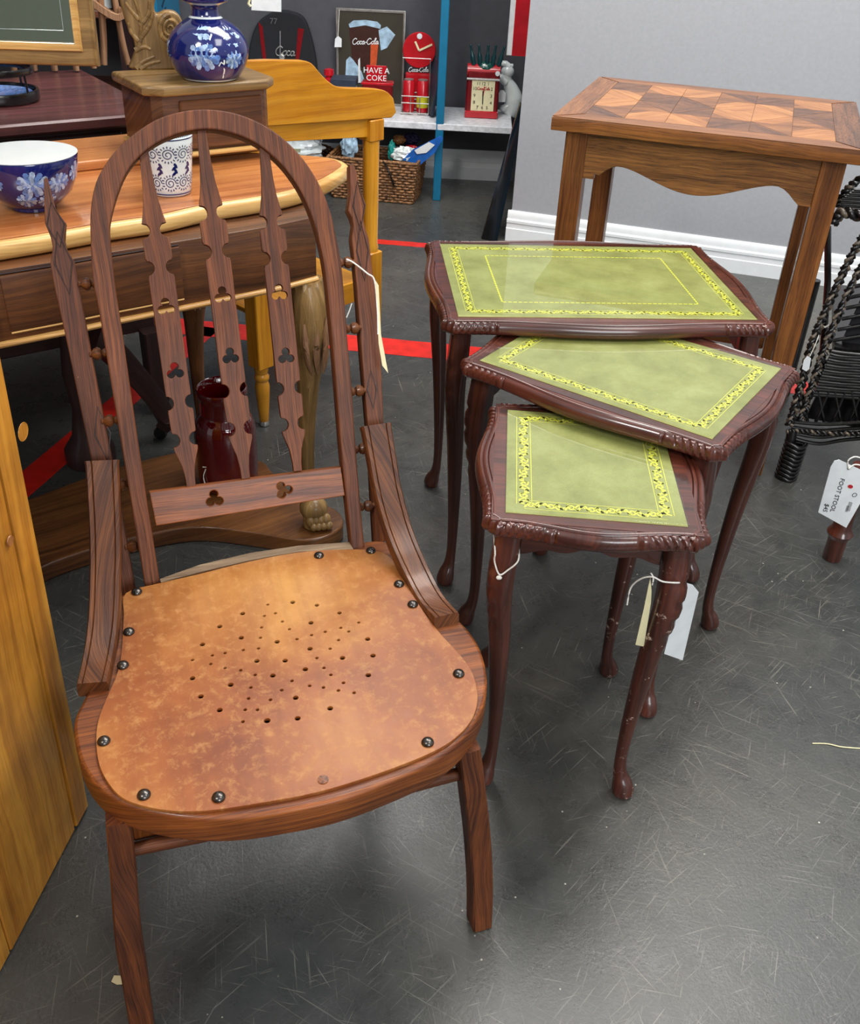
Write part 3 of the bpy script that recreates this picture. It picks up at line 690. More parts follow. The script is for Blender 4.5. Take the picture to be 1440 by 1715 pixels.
def cab_leg(hgt, sx, sy, thick=1.0):
    """cabriole leg, foot at origin, knee bulging to the (sx, sy) corner"""
    dg = Vector((sx, sy, 0)).normalized()
    zz = [1, .97, .90, .84, .78, .70, .60, .48, .36, .24, .14, .085, .055, .03, .012, 0]
    oo = [.004, .005, .008, .010, .0095, .006, .001, -.003, -.006, -.008, -.008, -.005, .001, .004, .005, .004]
    rr = [.0170, .0170, .0178, .0180, .0172, .0155, .0138, .0122, .0106, .0090, .0082, .0095, .0128, .0150, .0148, .0118]
    P = catmull([dg * o + Vector((0, 0, z * hgt)) for z, o in zip(zz, oo)], 4); R_ = [r for r in catmull([Vector((r, 0, 0)) for r in rr], 4)]
    mb = MB(); n = 20; V = []
    for i, p in enumerate(P):
        r = R_[i].x * thick; f = p.z / hgt; sq = max(0, min(1, (f - .62) / .3))
        for k in range(n):
            a = 2 * PI * k / n; c, s = math.cos(a), math.sin(a); m = (1 - sq) + sq * min(1 / max(abs(c), abs(s), .72), 1.32) * .86
            q = r * m
            # knee carving: husk scoops on the outer corner
            da = abs(((a - math.atan2(dg.y, dg.x) + PI) % (2 * PI)) - PI)
            if .66 < f < .90 and da < .75: q -= .0042 * (max(0, math.sin((f - .66) / .24 * PI * 7)) ** 3) * (1 - da / .75)
            V.append((p.x + q * c, p.y + q * s, p.z))
    N = len(P); Fc = [(i * n + k, i * n + (k + 1) % n, (i + 1) * n + (k + 1) % n, (i + 1) * n + k) for i in range(N - 1) for k in range(n)]
    Fc += [tuple(range(n)), tuple(range(N * n - 1, (N - 1) * n - 1, -1))]
    return mb.add(V, Fc).mesh('leg', M['maho_side'], (0, 0, 1), 60)
def apron_mesh(L, h, hmid):
    m = 24; V = []; 
    top = [(L * (i / m - .5), 0) for i in range(m + 1)]; bot = [(L * (i / m - .5), -(h + (hmid - h) * math.sin(PI * i / m) ** 2 + .003 * math.cos(6 * PI * i / m))) for i in range(m + 1)]
    return plate('apron', [top + bot[::-1]], .014, M['maho_side'], .001, (1, 0, 0))
def nest_table(label, x, y, yaw, w, d, z, dx, dy, band, front, openleg=True):
    t = thing('side_table', label, 'table', (x, y, 0), None, yaw)
    B = tr(x, y, 0, yaw)
    part('carved_top', table_top_mesh(w, d), t, B @ Matrix.Translation((0, 0, z - .004)))
    part('inner_frame', MB().box((0, 0, 0), (w + .03, d + .03, .0008)).mesh('inner_frame', M['maho'], (1, 0, 0)), t, B @ Matrix.Translation((0, 0, z - .0039)))
    part('leather_inset', plate('leather_inset', [rectl(-w / 2 + .001, -d / 2 + .001, w / 2 - .001, d / 2 - .001)], .0008, M['leather'], 0), t, B @ Matrix.Translation((0, 0, z - .0034)))
    part('gold_border', scroll_border(w - 2 * dx, d - 2 * dy, band, 'gold_border'), t, B @ Matrix.Translation((0, 0, z - .0028)), 'gold tooled scroll border', 'stuff')
    if w > .4:
        mb = MB(); iw, ih = w / 2 - .075, d / 2 - .060
        for (ax, ay), (bx_, by_) in (((-iw, -ih), (iw, -ih)), ((iw, -ih), (iw, ih)), ((iw, ih), (-iw, ih)), ((-iw, ih), (-iw, -ih))):
            L = math.hypot(bx_ - ax, by_ - ay); k = int(L / .008); tx, ty = (bx_ - ax) / L, (by_ - ay) / L
            for q in range(k):
                a0, a1 = L * (q + .1) / k, L * (q + .85) / k; nx_, ny_ = -ty * .0013, tx * .0013
                mb.add([(ax + tx * a0 + nx_, ay + ty * a0 + ny_, 0), (ax + tx * a0 - nx_, ay + ty * a0 - ny_, 0), (ax + tx * a1 - nx_, ay + ty * a1 - ny_, 0), (ax + tx * a1 + nx_, ay + ty * a1 + ny_, 0)], [(0, 1, 2, 3)])
        part('gold_dashes', mb.mesh('gold_dashes', M['gold'], ang=180, fix=False), t, B @ Matrix.Translation((0, 0, z - .0028)), 'inner dashed gold line', 'stuff')
    part('glass_top', MB().box((0, 0, 0), (w, d, .0022), None, .0004).mesh('glass_top', M['glass']), t, B @ Matrix.Translation((0, 0, z - .0011)), 'clear glass sheet')
    hw, hd = w / 2 - .010, d / 2 - .010
    for sx, sy in ((-1, -1), (1, -1), (1, 1), (-1, 1)):
        lm = cab_leg(z - .026, sx, sy)
        if front and sx > 0: lm.materials.clear(); lm.materials.append(M['maho_worn'])
        part('leg', lm, t, B @ Matrix.Translation((sx * hw, sy * hd, 0.0005)))
    zt = z - .0245; up_ = Vector((0, 0, 1))
    sides = [(0, 1), (1, 0), (-1, 0)] + ([(0, -1)] if front else [])
    for sx, sy in sides:
        L = (2 * hw if sy else 2 * hd) - .024; me = apron_mesh(L, .034, .026)
        Mx = B @ frame((sx * hw, sy * hd, zt), (1, 0, 0) if sy else (0, 1, 0), (0, 0, 1))
        part('apron', me, t, Mx)
    return t, B
nest_table('largest and rearmost green leather topped table of the carved nest', .243, 1.4927, .1001, .4615, .3327, .5114, .022, .022, .012, False)
nest_table('middle sized green leather topped table turned askew between the other two', .2787, 1.2193, -.6013, .3459, .2648, .4873, .024, .022, .013, False)
nt, NB = nest_table('smallest green leather topped table of the nest nearest the viewer, with tags', .1958, .9924, -.0534, .2057, .2477, .4574, .022, .020, .014, True)
# tags and strings on the small table
def ring_pts(c, r, z, tilt=.0, n=14): return [Vector((c[0] + r * math.cos(2 * PI * i / n), c[1] + r * math.sin(2 * PI * i / n), z + tilt * math.sin(2 * PI * i / n))) for i in range(n)]
def legpos(sx, sy): return NB @ Vector((sx * (.2057 / 2 - .010), sy * (.2477 / 2 - .010), 0))
lp_ = legpos(-1, -1)
sg = thing('string_loop', 'white string knotted around the front left leg of the smallest green table', 'string', (lp_.x, lp_.y, .40))
off = Vector((0, -.0235, 0))
A = on(829, 925, lp_ + off, (0, 1, 0)); B_ = on(868, 938, lp_ + off, (0, 1, 0)); K = on(836, 962, lp_ + off * 1.02, (0, 1, 0))
wire('string', [A + Vector((-.001, .03, .004)), A, on(828, 940, lp_ + off, (0, 1, 0)), K, on(850, 955, lp_ + off * 1.02, (0, 1, 0)), B_, B_ + Vector((.001, .03, .004))], .0010, M['string'], sg)
part('knot', MB().ball(K + Vector((0, -.001, -.004)), (.0035, .002, .003)).mesh('knot', M['string']), sg)
lq = legpos(1, -1)
tg2 = thing('price_tag', 'blank white price tag with a cream one tied to the smallest green table', 'tag', (lq.x, lq.y, .38))
o2 = Vector((0, -.024, 0))
Q = lambda x, y, k=1.0: on(x, y, lq + o2 * k, (0, 1, 0))
wire('string', [Q(1050, 1013, .2), Q(1056, 985, .2), Q(1072, 970, .6), Q(1092, 966), Q(1110, 974), Q(1135, 976), Q(1140, 974, .2)], .0010, M['string'], tg2)
wire('string', [Q(1090, 960), Q(1094, 968), Q(1092, 980, 1.0)], .0009, M['string'], tg2)
def card(parent, pts, mat, th=.0006, name='tag_card', nv=(0, 1, 0)):
    n = len(pts); nv = Vector(nv) * th
    return part(name, MB().add([p for p in pts] + [p + nv for p in pts], [tuple(range(n)), tuple(range(2 * n - 1, n - 1, -1))] + [(i, i + n, (i + 1) % n + n, (i + 1) % n) for i in range(n)]).mesh(name, mat), parent)
card(tg2, [Q(1138, 973, .3), Q(1160, 980, -.2), Q(1170, 992, -.6), Q(1143, 1106, -1.0), Q(1112, 1095, -.2), Q(1126, 1040, .1)], M['white'])
card(tg2, [Q(1089, 966, .8), Q(1091, 990, .7), Q(1090, 1010, .4), Q(1078, 1083, .3), Q(1064, 1080, .3), Q(1078, 1020, .5)], M['cream'])

# ================================================================== PARQUET TABLE
PZ = .69; pf = at(924.4, 193.7, PZ); pyaw = math.radians(-17.6)
PW, PD = .562, .50
Bp = tr(pf.x, pf.y, 0, pyaw)       # origin at front-left corner; +x right, +y back
pt = thing('parquet_table', 'oak side table with diamond parquet top against the grey wall', 'table', (pf.x, pf.y, 0), None, pyaw)
TT = .026
part('top_frame', plate('top_frame', [rectl(0, 0, PW, PD)], TT - .0015, M['parq'], .0015, (1, 0, 0)), pt, Bp @ Matrix.Translation((PW / 2 * 0, 0, PZ - .0015 - (TT - .0015) / 2)))
def tile(poly, mat, axis, inset=.0003):
    c = Vector((sum(p[0] for p in poly) / len(poly), sum(p[1] for p in poly) / len(poly)))
    q = [((p[0] - c.x) * (1 - inset / .02) + c.x, (p[1] - c.y) * (1 - inset / .02) + c.y) for p in poly]
    me = plate('veneer_piece', [q], .0016, M[mat], 0, axis)
    part('veneer_piece', me, pt, Bp @ Matrix.Translation((0, 0, PZ - .0008 + random.uniform(0, .0002))))
bw = .052
tile([(0, 0), (PW, 0), (PW - bw, bw), (bw, bw)], 'p_mid', (1, 0, 0)); tile([(0, PD), (PW, PD), (PW - bw, PD - bw), (bw, PD - bw)], 'p_mid', (1, 0, 0))
tile([(0, 0), (bw, bw), (bw, PD - bw), (0, PD)], 'p_mid', (0, 1, 0)); tile([(PW, 0), (PW - bw, bw), (PW - bw, PD - bw), (PW, PD)], 'p_dark', (0, 1, 0))
nx, ny = 3, 2; fx0, fy0, fx1, fy1 = bw, bw, PW - bw, PD - bw
for i in range(nx):
    for j in range(ny):
        x0 = fx0 + (fx1 - fx0) * i / nx; x1 = fx0 + (fx1 - fx0) * (i + 1) / nx; y0 = fy0 + (fy1 - fy0) * j / ny; y1 = fy0 + (fy1 - fy0) * (j + 1) / ny
        cx, cy = (x0 + x1) / 2, (y0 + y1) / 2; par = (i + j) % 2
        mx, my = (x0 + x1) / 2, (y0 + y1) / 2
        # four corner triangles around a diamond, the diamond split in four blades
        cor = [((x0, y0), (mx, y0), (x0, my)), ((x1, y0), (x1, my), (mx, y0)), ((x1, y1), (mx, y1), (x1, my)), ((x0, y1), (x0, my), (mx, y1))]
        dia = [((mx, y0), (x1, my), (cx, cy)), ((x1, my), (mx, y1), (cx, cy)), ((mx, y1), (x0, my), (cx, cy)), ((x0, my), (mx, y0), (cx, cy))]
        for k, q in enumerate(cor): tile(q, 'p_light' if (k + par) % 2 else 'p_dark', (1, 1 if k % 2 else -1, 0))
        for k, q in enumerate(dia):
            if k % 2 == par:
                a, b, c = Vector(q[0]), Vector(q[1]), Vector(q[2]); e, f = a.lerp(c, .5), b.lerp(c, .5)
                tile([tuple(a), tuple(b), tuple(f), tuple(e)], 'p_light', (1, -1 if k % 2 else 1, 0)); tile([tuple(e), tuple(f), tuple(c)], 'p_mid', (1, 1, 0))
            else: tile(q, 'p_dark' if par else 'p_mid', (1, .3, 0))
LW = .042; ix = .026; iy = .022
leg_me = MB().sweep([(0, 0, PZ - TT), (0, 0, .3), (0, 0, 0.0005)], [(LW / 2, LW / 2), (LW / 2, LW / 2), (LW / 2 * .86, LW / 2 * .86)], 'rect', upv=(0, 1, 0), bev=.08).mesh('leg', M['parq'])
for x, y in ((ix + LW / 2, iy + LW / 2), (PW - ix - LW / 2, iy + LW / 2), (PW - ix - LW / 2, PD - iy - LW / 2), (ix + LW / 2, PD - iy - LW / 2)):
    part('leg', leg_me, pt, Bp @ Matrix.Translation((x, y, 0)))
def shaped_apron(L):
    t = []; m = 40
    for i in range(m + 1):
        u = i / m; x = L * (u - .5)
        if u < .055 or u > .945: y = -.088
        elif u < .16: y = -.088 + (math.sin((u - .055) / .105 * PI / 2)) * .030
        elif u > .84: y = -.088 + (math.sin((.945 - u) / .105 * PI / 2)) * .030
        else: y = -.058 - .036 * math.sin(PI * (u - .16) / .68) ** 1.6
        t.append((x, y))
    t2 = []
    for p in t:
        t2.append(p)
        if abs(p[0] + L * .5 - L * .05) < 1e-9: t2.append((p[0], -.078))
    return plate('apron', [[(-L / 2, 0), (L / 2, 0)] + t2[::-1]], .018, M['parq_apron'], .0008, (1, 0, 0))
Lx = PW - 2 * ix - 2 * LW; Ly = PD - 2 * iy - 2 * LW; zz = PZ - TT
for y in (iy + .012, PD - iy - .012): part('apron', shaped_apron(Lx), pt, Bp @ frame((PW / 2, y, zz), (1, 0, 0), (0, 0, 1)))
for x in (ix + .012, PW - ix - .012): part('apron', shaped_apron(Ly), pt, Bp @ frame((x, PD / 2, zz), (0, 1, 0), (0, 0, 1)))
for y in (PD - iy - LW / 2,): part('stretcher', MB().box((PW / 2, y, .13), (Lx, .018, .034), None, .002).mesh('stretcher', M['parq'], (1, 0, 0)), pt, Bp)
for x in (ix + LW / 2,): part('stretcher', MB().box((x, PD / 2, .13), (.018, Ly, .034), None, .002).mesh('stretcher', M['parq'], (0, 1, 0)), pt, Bp)

# ================================================================== DRESSING TABLE
DO_ = Vector((-.17, 1.60, 0)); dyaw = math.atan2(.59, .81); BD = tr(DO_.x, DO_.y, 0, dyaw); BDi = BD.inverted()
desk = thing('dressing_table', 'bow fronted brown dressing table with pale moulded edge and carved paw legs', 'dressing table', tuple(DO_), None, dyaw)
def dl(x, y, z): q = BDi @ at(x, y, z); return Vector((q.x, q.y, 0))
TZ = .635
front = [dl(x, y, TZ - .010) for x, y in ((40, 414), (110, 402), (187, 388), (271, 375), (351, 357), (420, 346), (484, 334), (540, 316), (575, 296), (583, 284))]
front[0:0] = [Vector((front[0].x - .35, front[0].y + .03, 0)), Vector((front[0].x - .12, front[0].y, 0))]
back = [Vector((front[-1].x - .005, .10, 0)), Vector((-.035, .16, 0)), Vector((-.09, .20, 0)), Vector((-.2, .335, 0)), Vector((-.9, .335, 0))]
ol_ = catmull(front + back[:3], 6) + back[3:]
# bullnose top: stacked rings
def bullnose(ol, th, r, mat, name, ax=(1, 0, 0)):
    n = len(ol); V = []; Fc = []; pr = [(r * .5, 0), (.0005 + r * .15, -.0015 * 1), (0, -r * .5), (0, -th + r * .6), (r * .2, -th + .002), (r * .6, -th)]
    nor = []
    for i in range(n):
        a = ol[(i + 1) % n] - ol[i - 1]; nor.append(Vector((a.y, -a.x, 0)).normalized())
    for di, z in pr:
        for i, p in enumerate(ol): q = p - nor[i] * di; V.append((q.x, q.y, z))
    for k in range(len(pr) - 1):
        for i in range(n): j = (i + 1) % n; Fc.append((k * n + i, k * n + j, (k + 1) * n + j, (k + 1) * n + i))
    Fc += [tuple(range(n)), tuple(range(len(pr) * n - 1, (len(pr) - 1) * n - 1, -1))]
    return MB().add(V, Fc).mesh(name, M[mat], ax, 60)
part('edge_moulding', bullnose(ol_, .024, .012, 'desk_edge', 'edge_moulding'), desk, BD @ Matrix.Translation((0, 0, TZ - .0005)), 'pale rounded edge moulding')
def inset(ol, d):
    n = len(ol); out = []
    for i in range(n):
        a = ol[(i + 1) % n] - ol[i - 1]; nn = Vector((a.y, -a.x, 0)).normalized(); out.append(ol[i] - nn * d)
    return out
pl_ = [(p.x, p.y) for p in inset(ol_, .013)]
part('top_board', plate('top_board', [pl_], .002, M['desk_top'], .0005, (1, 0, 0)), desk, BD @ Matrix.Translation((0, 0, TZ)))
cz0 = .508
cf = [dl(x, y, cz0) for x, y in ((-100, 602), (0, 580), (111, 558), (200, 539), (350, 509), (400, 499), (470, 484), (530, 468))]
cf.insert(0, Vector((cf[0].x - .3, cf[0].y + .02, 0)))
casef = catmull(cf, 5); case_ol = casef + [Vector((-.045, .10, 0)), Vector((-.06, .31, 0)), Vector((casef[0].x, .31, 0))]
part('case', plate('case', [[(p.x, p.y) for p in case_ol]], TZ - .026 - cz0, M['walnut_face'], .001, (1, 0, 0)), desk, BD @ Matrix.Translation((0, 0, (TZ - .026 + cz0) / 2)))
part('lower_bead', MB().sweep([p + Vector((0, -.001, 0)) for p in casef], (.0055, .0045)).mesh('lower_bead', M['desk_edge'], (1, 0, 0)), desk, BD @ Matrix.Translation((0, 0, cz0 + .002)), 'pale lower bead')
# drawer fronts following the bow
def along(ol, x0, x1, n=14):
    P = [p for p in ol]; xs = [p.x for p in P]; ys = [p.y for p in P]
    return [Vector((x, float(np.interp(x, xs, ys)), 0)) for x in np.linspace(x0, x1, n)]
def drawer(x0, x1, z0, z1):
    c = along(casef, x0, x1); V = []; n = len(c)
    for k, (o, z) in enumerate(((.0, z0), (.004, z0 + .001), (.005, z0 + .004), (.005, z1 - .004), (.004, z1 - .001), (0, z1))):
        for p in c: V.append((p.x, p.y - o, z))
    Fc = [(k * n + i, k * n + i + 1, (k + 1) * n + i + 1, (k + 1) * n + i) for k in range(5) for i in range(n - 1)]
    V += [(p.x, p.y + .006, z0) for p in c] + [(p.x, p.y + .006, z1) for p in c]
    Fc += [(6 * n + i + 1, 6 * n + i, i, i + 1)[::-1] for i in range(n - 1)] + [(5 * n + i, 5 * n + i + 1, 7 * n + i + 1, 7 * n + i) for i in range(n - 1)]
    Fc += [tuple([k * n for k in range(6)] + [7 * n, 6 * n]), tuple([k * n + n - 1 for k in range(6)] + [7 * n + n - 1, 6 * n + n - 1])[::-1]]
    dr = part('drawer', MB().add(V, Fc).mesh('drawer', M['walnut_face'], (1, 0, 0), 30), desk, BD)
    part('cock_bead', MB().sweep([Vector((p.x, p.y - .004, z0 - .0015)) for p in c], .0014, n=6).mesh('cock_bead', M['desk_edge'], (1, 0, 0)), dr, BD)
    part('painted_gap_shade', MB().sweep([Vector((p.x, p.y - .0006, z1 + .0015)) for p in c], .0012, n=6).mesh('painted_gap_shade', M['darkm2'], (1, 0, 0)), dr, BD)  # solid dark strip painted in for the shade of the gap above the drawer
dx1 = dl(312, 455, .56).x; dx0 = dl(-5, 520, .54).x
drawer(dx0 + .004, dx1 - .012, .526, .603); drawer(dx0 - .3, dx0 - .012, .526, .603)
# raised back shelf
lg = [(-.93, .178), (-.040, .178), (-.052, .205), (-.10, .245), (-.2, .335), (-.93, .335)]
part('raised_shelf', plate('raised_shelf', [lg], .016, M['desk_top'], .004, (1, 0, 0), bres=2), desk, BD @ Matrix.Translation((0, 0, TZ + .009)))
# trinket drawer box on the shelf
X0, X1, bdep = -.102, .100, .150
def boxout(g): return [(X0 - g, -bdep / 2 + .014 - g * .4), (X0 + .014, -bdep / 2 - g), (X1 - .010, -bdep / 2 - g), (X1 + g, -bdep / 2 + .012), (X1 + g, bdep / 2), (X0 - g, bdep / 2)]
BB = BD @ Matrix.Translation((-.163, .212, 0))
jb = part('trinket_drawer', plate('trinket_drawer', [boxout(0)], .100, M['walnut_face'], .001, (1, 0, 0)), desk, BB @ Matrix.Translation((0, 0, .650 + .050)))
part('drawer_lid', plate('drawer_lid', [boxout(.014)], .016, M['carved'], .005, (1, 0, 0), bres=3), jb, BB @ Matrix.Translation((0, 0, .757)))
part('drawer_front', MB().box(((X0 + X1) / 2 + .012, -bdep / 2 - .001, .702), (X1 - X0 - .058, .010, .076), None, .002).mesh('drawer_front', M['walnut_face'], (1, 0, 0)), jb, BB)
part('base_strip', plate('base_strip', [boxout(.008)], .008, M['desk_edge'], .003, (1, 0, 0)), jb, BB @ Matrix.Translation((0, 0, .656)))
BZ = .765
# carved mirror support on the trinket box
so = at(255, 114, BZ); fdir = Vector((so.x, so.y, 0)).normalized(); sxv = Vector((fdir.y, -fdir.x, 0))
ksc = px2m(so)
MSu = frame(so, sxv, (0, 0, 1))
def sp(x, y): q = MSu.inverted() @ on(x, y, so, fdir); return (q.x, q.y)
sil = [(222, 114), (221, 98), (226, 82), (222, 60), (212, 40), (205, 18), (200, -4), (198, -40), (240, -44), (262, -20), (258, 8), (262, 22), (276, 17), (294, 20), (305, 36), (306, 60), (300, 76), (304, 96), (300, 114)]
sup = part('mirror_support', plate('mirror_support', [[(p.x, p.y) for p in catmull([Vector((*sp(*q), 0)) for q in sil], 4, True)]], .03, M['carved'], .004, bres=2), desk, MSu)
mb = MB()
for lf in ([(232, 80), (236, 50), (232, 20), (222, -10)], [(236, 60), (250, 40), (256, 18)], [(234, 40), (248, 22), (250, 0)], [(232, 66), (220, 52), (214, 36)], [(233, 30), (220, 16), (210, 2)], [(226, 82), (240, 76), (252, 80)], [(228, 112), (240, 100), (258, 92)], [(234, 112), (250, 104), (268, 100)]):
    mb.sweep(catmull([Vector((*sp(*q), .015)) for q in lf], 5), [(.0045 * (1 - .7 * i / 15), .003) for i in range(5 * (len(lf) - 1) + 1)], n=8)
sp_pts = [Vector((*sp(284 + (18 - 15 * q) * math.cos(-PI / 2 - q * 4.4 * PI), 46 + (24 - 20 * q) * math.sin(-PI / 2 - q * 4.4 * PI)), .015)) for q in np.linspace(0, 1, 40)]
mb.sweep(sp_pts, [(.005 - .003 * i / 40, .005) for i in range(40)], n=8)
part('leaf_carving', mb.mesh('leaf_carving', M['carved']), sup, MSu)
# swing mirror
mo = at(80, 112, .735) + Vector((0, .0, 0)); mo = Vector((-.60, 1.62, .76))
mn = Vector((.12, -1, 0)).normalized(); mx_ = Vector((-mn.y, mn.x, 0)); 
if mx_.x < 0: mx_ = -mx_
MM = frame(mo, mx_, Vector((0, .1, 1)))
def mp(x, y): q = MM.inverted() @ on(x, y, mo, MM.col[2].to_3d()); return (q.x, q.y)
a_, b_ = mp(167, 111), mp(0, 114); c_ = mp(155, 0)
w1 = abs(a_[0]); x1 = a_[0]; y0_ = a_[1]; sl = (c_[0] - a_[0]) / (c_[1] - a_[1])
OUT = [(x1 - .62, y0_), (x1, y0_), (x1, y0_ + .55), (x1 - .62, y0_ + .55)]
i_ = mp(128, 72); gw = x1 - i_[0]; gh = i_[1] - y0_
INN = [(x1 - .62 + gw, y0_ + gh), (x1 - gw, y0_ + gh), (x1 - gw, y0_ + .55 - gh), (x1 - .62 + gw, y0_ + .55 - gh)]
mf = part('mirror_frame', plate('mirror_frame', [OUT, INN], .028, M['carved'], .006, (1, 0, 0), bres=2), desk, MM)
part('frame_moulding', plate('frame_moulding', [[(INN[0][0] - .012, INN[0][1] - .012), (INN[1][0] + .012, INN[1][1] - .012), (INN[2][0] + .012, INN[2][1] + .012), (INN[3][0] - .012, INN[3][1] + .012)], INN], .012, M['desk_edge'], .004, (1, 0, 0)), mf, MM @ Matrix.Translation((0, 0, .014)))
part('mirror_glass', plate('mirror_glass', [[(x, y) for x, y in INN]], .003, M['mirror'], .0), mf, MM @ Matrix.Translation((0, 0, .0)))
bv = .018
part('bevel_strip', plate('bevel_strip', [INN, [(INN[0][0] + bv, INN[0][1] + bv), (INN[1][0] - bv, INN[1][1] + bv), (INN[2][0] - bv, INN[2][1] - bv), (INN[3][0] + bv, INN[3][1] - bv)]], .0045, M['mirror'], .001), mf, MM @ Matrix.Translation((0, 0, .0)))
# plinth
pp = [(88, 940), (200, 905), (320, 882), (420, 890), (500, 903), (545, 898), (572, 880), (572, 862), (555, 848), (515, 835), (480, 815), (455, 788), (430, 768), (330, 752), (200, 780), (60, 830), (-80, 890), (-60, 1000)]
plo = catmull([dl(x, y, .036) for x, y in pp], 5, True)
part('plinth', plate('plinth', [[(p.x, p.y) for p in plo]], .034, M['plinth'], .004, (1, 0, 0), bres=2), desk, BD @ Matrix.Translation((0, 0, .0175)))
# carved paw legs
def paw_leg(foot, top, name='carved_leg', mat='carved'):
    foot = Vector(foot); top = Vector(top); out = Vector((.6, -.8, 0))
    ks = [(0, .012, .022), (.06, .008, .020), (.12, -.004, .0125), (.25, -.010, .0125), (.4, -.008, .0145), (.55, -.002, .018), (.68, .006, .023), (.80, .014, .029), (.9, .012, .031), (1, .0, .030)]
    P = catmull([foot.lerp(top, t) + out * o for t, o, r in ks], 5); R_ = [v.x for v in catmull([Vector((r, 0, 0)) for t, o, r in ks], 5)]
    mb = MB(); n = 28; V = []; N = len(P)
    for i, p in enumerate(P):
        f = i / (N - 1)
        for k in range(n):
            a = 2 * PI * k / n; q = R_[i]
            if f > .55: q -= .0042 * (math.sin(a * 7 + (f - .55) * 18) ** 2) * min(1, (f - .55) * 5)
            V.append((p.x + q * math.cos(a), p.y + q * math.sin(a), p.z))
    Fc = [(i * n + k, i * n + (k + 1) % n, (i + 1) * n + (k + 1) % n, (i + 1) * n + k) for i in range(N - 1) for k in range(n)] + [tuple(range(n)), tuple(range(N * n - 1, (N - 1) * n - 1, -1))]
    lg_ = part(name, mb.add(V, Fc).mesh(name, M[mat], (0, 0, 1), 60), desk)
    mb = MB()
    for s in (-1.5, -.5, .5, 1.5):
        A = foot + Vector((.55 * s * .016, .2 * s * .012, .016)) + out * .026; mb.ball(A, (.0095, .012, .013), 12, 8); mb.ball(A + out * .010 + Vector((0, 0, -.007)), (.008, .009, .008), 12, 8)
    mb.ball(foot + out * .008 + Vector((0, 0, .034)), (.026, .025, .023), 18, 12)
    part('paw', mb.mesh('paw', M[mat], ang=80), lg_)
    mb = MB()
    for s in (-1, 0, 1):
        c = foot.lerp(top, .78) + out * .034 + Vector((s * .014, s * .005, 0))
        mb.sweep(catmull([c + Vector((s * .004, 0, .055)), c + Vector((s * .002, -.006, .02)), c + Vector((0, -.006, -.02)), c + Vector((-s * .006, .004, -.055))], 5), [(.0062 * math.sin(PI * (i + 1) / 17), .005 * math.sin(PI * (i + 1) / 17)) for i in range(16)], n=8)
    part('acanthus_leaf', mb.mesh('acanthus_leaf', M['spindle']), lg_)
ft = at(522, 872, .036); tp = at(517, 482, .507); tp = Vector((ft.x, ft.y + .005, .507))
paw_leg(ft, tp)
ft2 = at(345, 745, .036); paw_leg(ft2, (ft2.x - .0, ft2.y, .507), 'carved_leg', 'plinth')

# ceramics
def rof(prof, z):
    zs = [p[1] for p in prof]; rs = [p[0] for p in prof]; return float(np.interp(z, zs, rs))
def surf(prof, a, z, o=.0006): r = rof(prof, z) + o; return Vector((r * math.cos(a), r * math.sin(a), z))
def petal_patch(mb, prof, a0, z0, L, W_, rot, rm):
    """ellipse petal on the surface; L,W in metres"""
    c, s = math.cos(rot), math.sin(rot); pts = [surf(prof, a0, z0)]
    for i in range(8):
        t = 2 * PI * i / 8; u, v = L * .5 * math.cos(t), W_ * .5 * math.sin(t) * (1 + .3 * math.cos(t)); x, y = u * c - v * s, u * s + v * c
        pts.append(surf(prof, a0 + x / rm, z0 + y))
    mb.add(pts, [(0, i + 1, (i + 1) % 8 + 1) for i in range(8)])
def flower(mb1, mb2, prof, a0, z0, R_, rm, seed):
    rnd = random.Random(seed)
    for ring, (rr, n, L, Wd) in enumerate(((.78, 13, .55, .34), (.5, 10, .5, .3), (.24, 7, .4, .24))):
        for k in range(n):
            t = 2 * PI * k / n + ring * .4 + rnd.uniform(-.1, .1)
            petal_patch(mb1 if (k + ring) % 2 else mb2, prof, a0 + R_ * rr * math.cos(t) / rm, z0 + R_ * rr * .8 * math.sin(t), R_ * L, R_ * Wd, t, rm)
def ribbon(mb, prof, pts, wd, o=.0007):
    V = []; N = len(pts)
    for i, (a, z) in enumerate(pts):
        a1, z1 = pts[min(i + 1, N - 1)]; a0, z0 = pts[max(i - 1, 0)]; rm = rof(prof, z); tx, ty = (a1 - a0) * rm, z1 - z0; l = math.hypot(tx, ty) or 1
        nx_, ny_ = -ty / l * wd, tx / l * wd; V += [surf(prof, a + nx_ / rm, z + ny_, o), surf(prof, a - nx_ / rm, z - ny_, o)]
    mb.add(V, [(2 * i, 2 * i + 1, 2 * i + 3, 2 * i + 2) for i in range(N - 1)])
camdir = lambda P: math.atan2(-P.y, -P.x)
# vase
vp = at(352, 131, BZ); s_ = .0645
vprof = [(.040, 0), (.044, .002), (.052, .012), (.060, .03), (.0645, .052), (.063, .072), (.055, .092), (.042, .108), (.030, .117), (.0235, .122), (.0215, .130), (.0215, .140), (.026, .148), (.036, .152), (.037, .165), (.030, .185), (.02, .195)]
vprof = [(r, z * .76) for r, z in vprof]
vase = thing('blue_vase', 'cobalt blue and white floral ginger jar on the small drawer box', 'vase', tuple(vp))
Vp = Matrix.Translation(vp)
part('body', MB().lathe([(p.x, p.z) for p in catmull([Vector((r, 0, z)) for r, z in vprof], 3)], 48).mesh('body', M['cobalt'], ang=60), vase, Vp)
m1, m2 = MB(), MB(); a0 = camdir(vp)
flower(m1, m2, vprof, a0 - .12, .042, .025, .064, 1); flower(m1, m2, vprof, a0 + .68, .036, .016, .064, 2); flower(m1, m2, vprof, a0 - 1.5, .05, .018, .064, 3); flower(m1, m2, vprof, a0 + 2.2, .05, .02, .064, 4)
for k in range(16): petal_patch(m1, vprof, a0 + .75 + .24 * math.cos(k), .068 + .009 * math.sin(k * 1.0), .014, .0045, k * .8, .058)
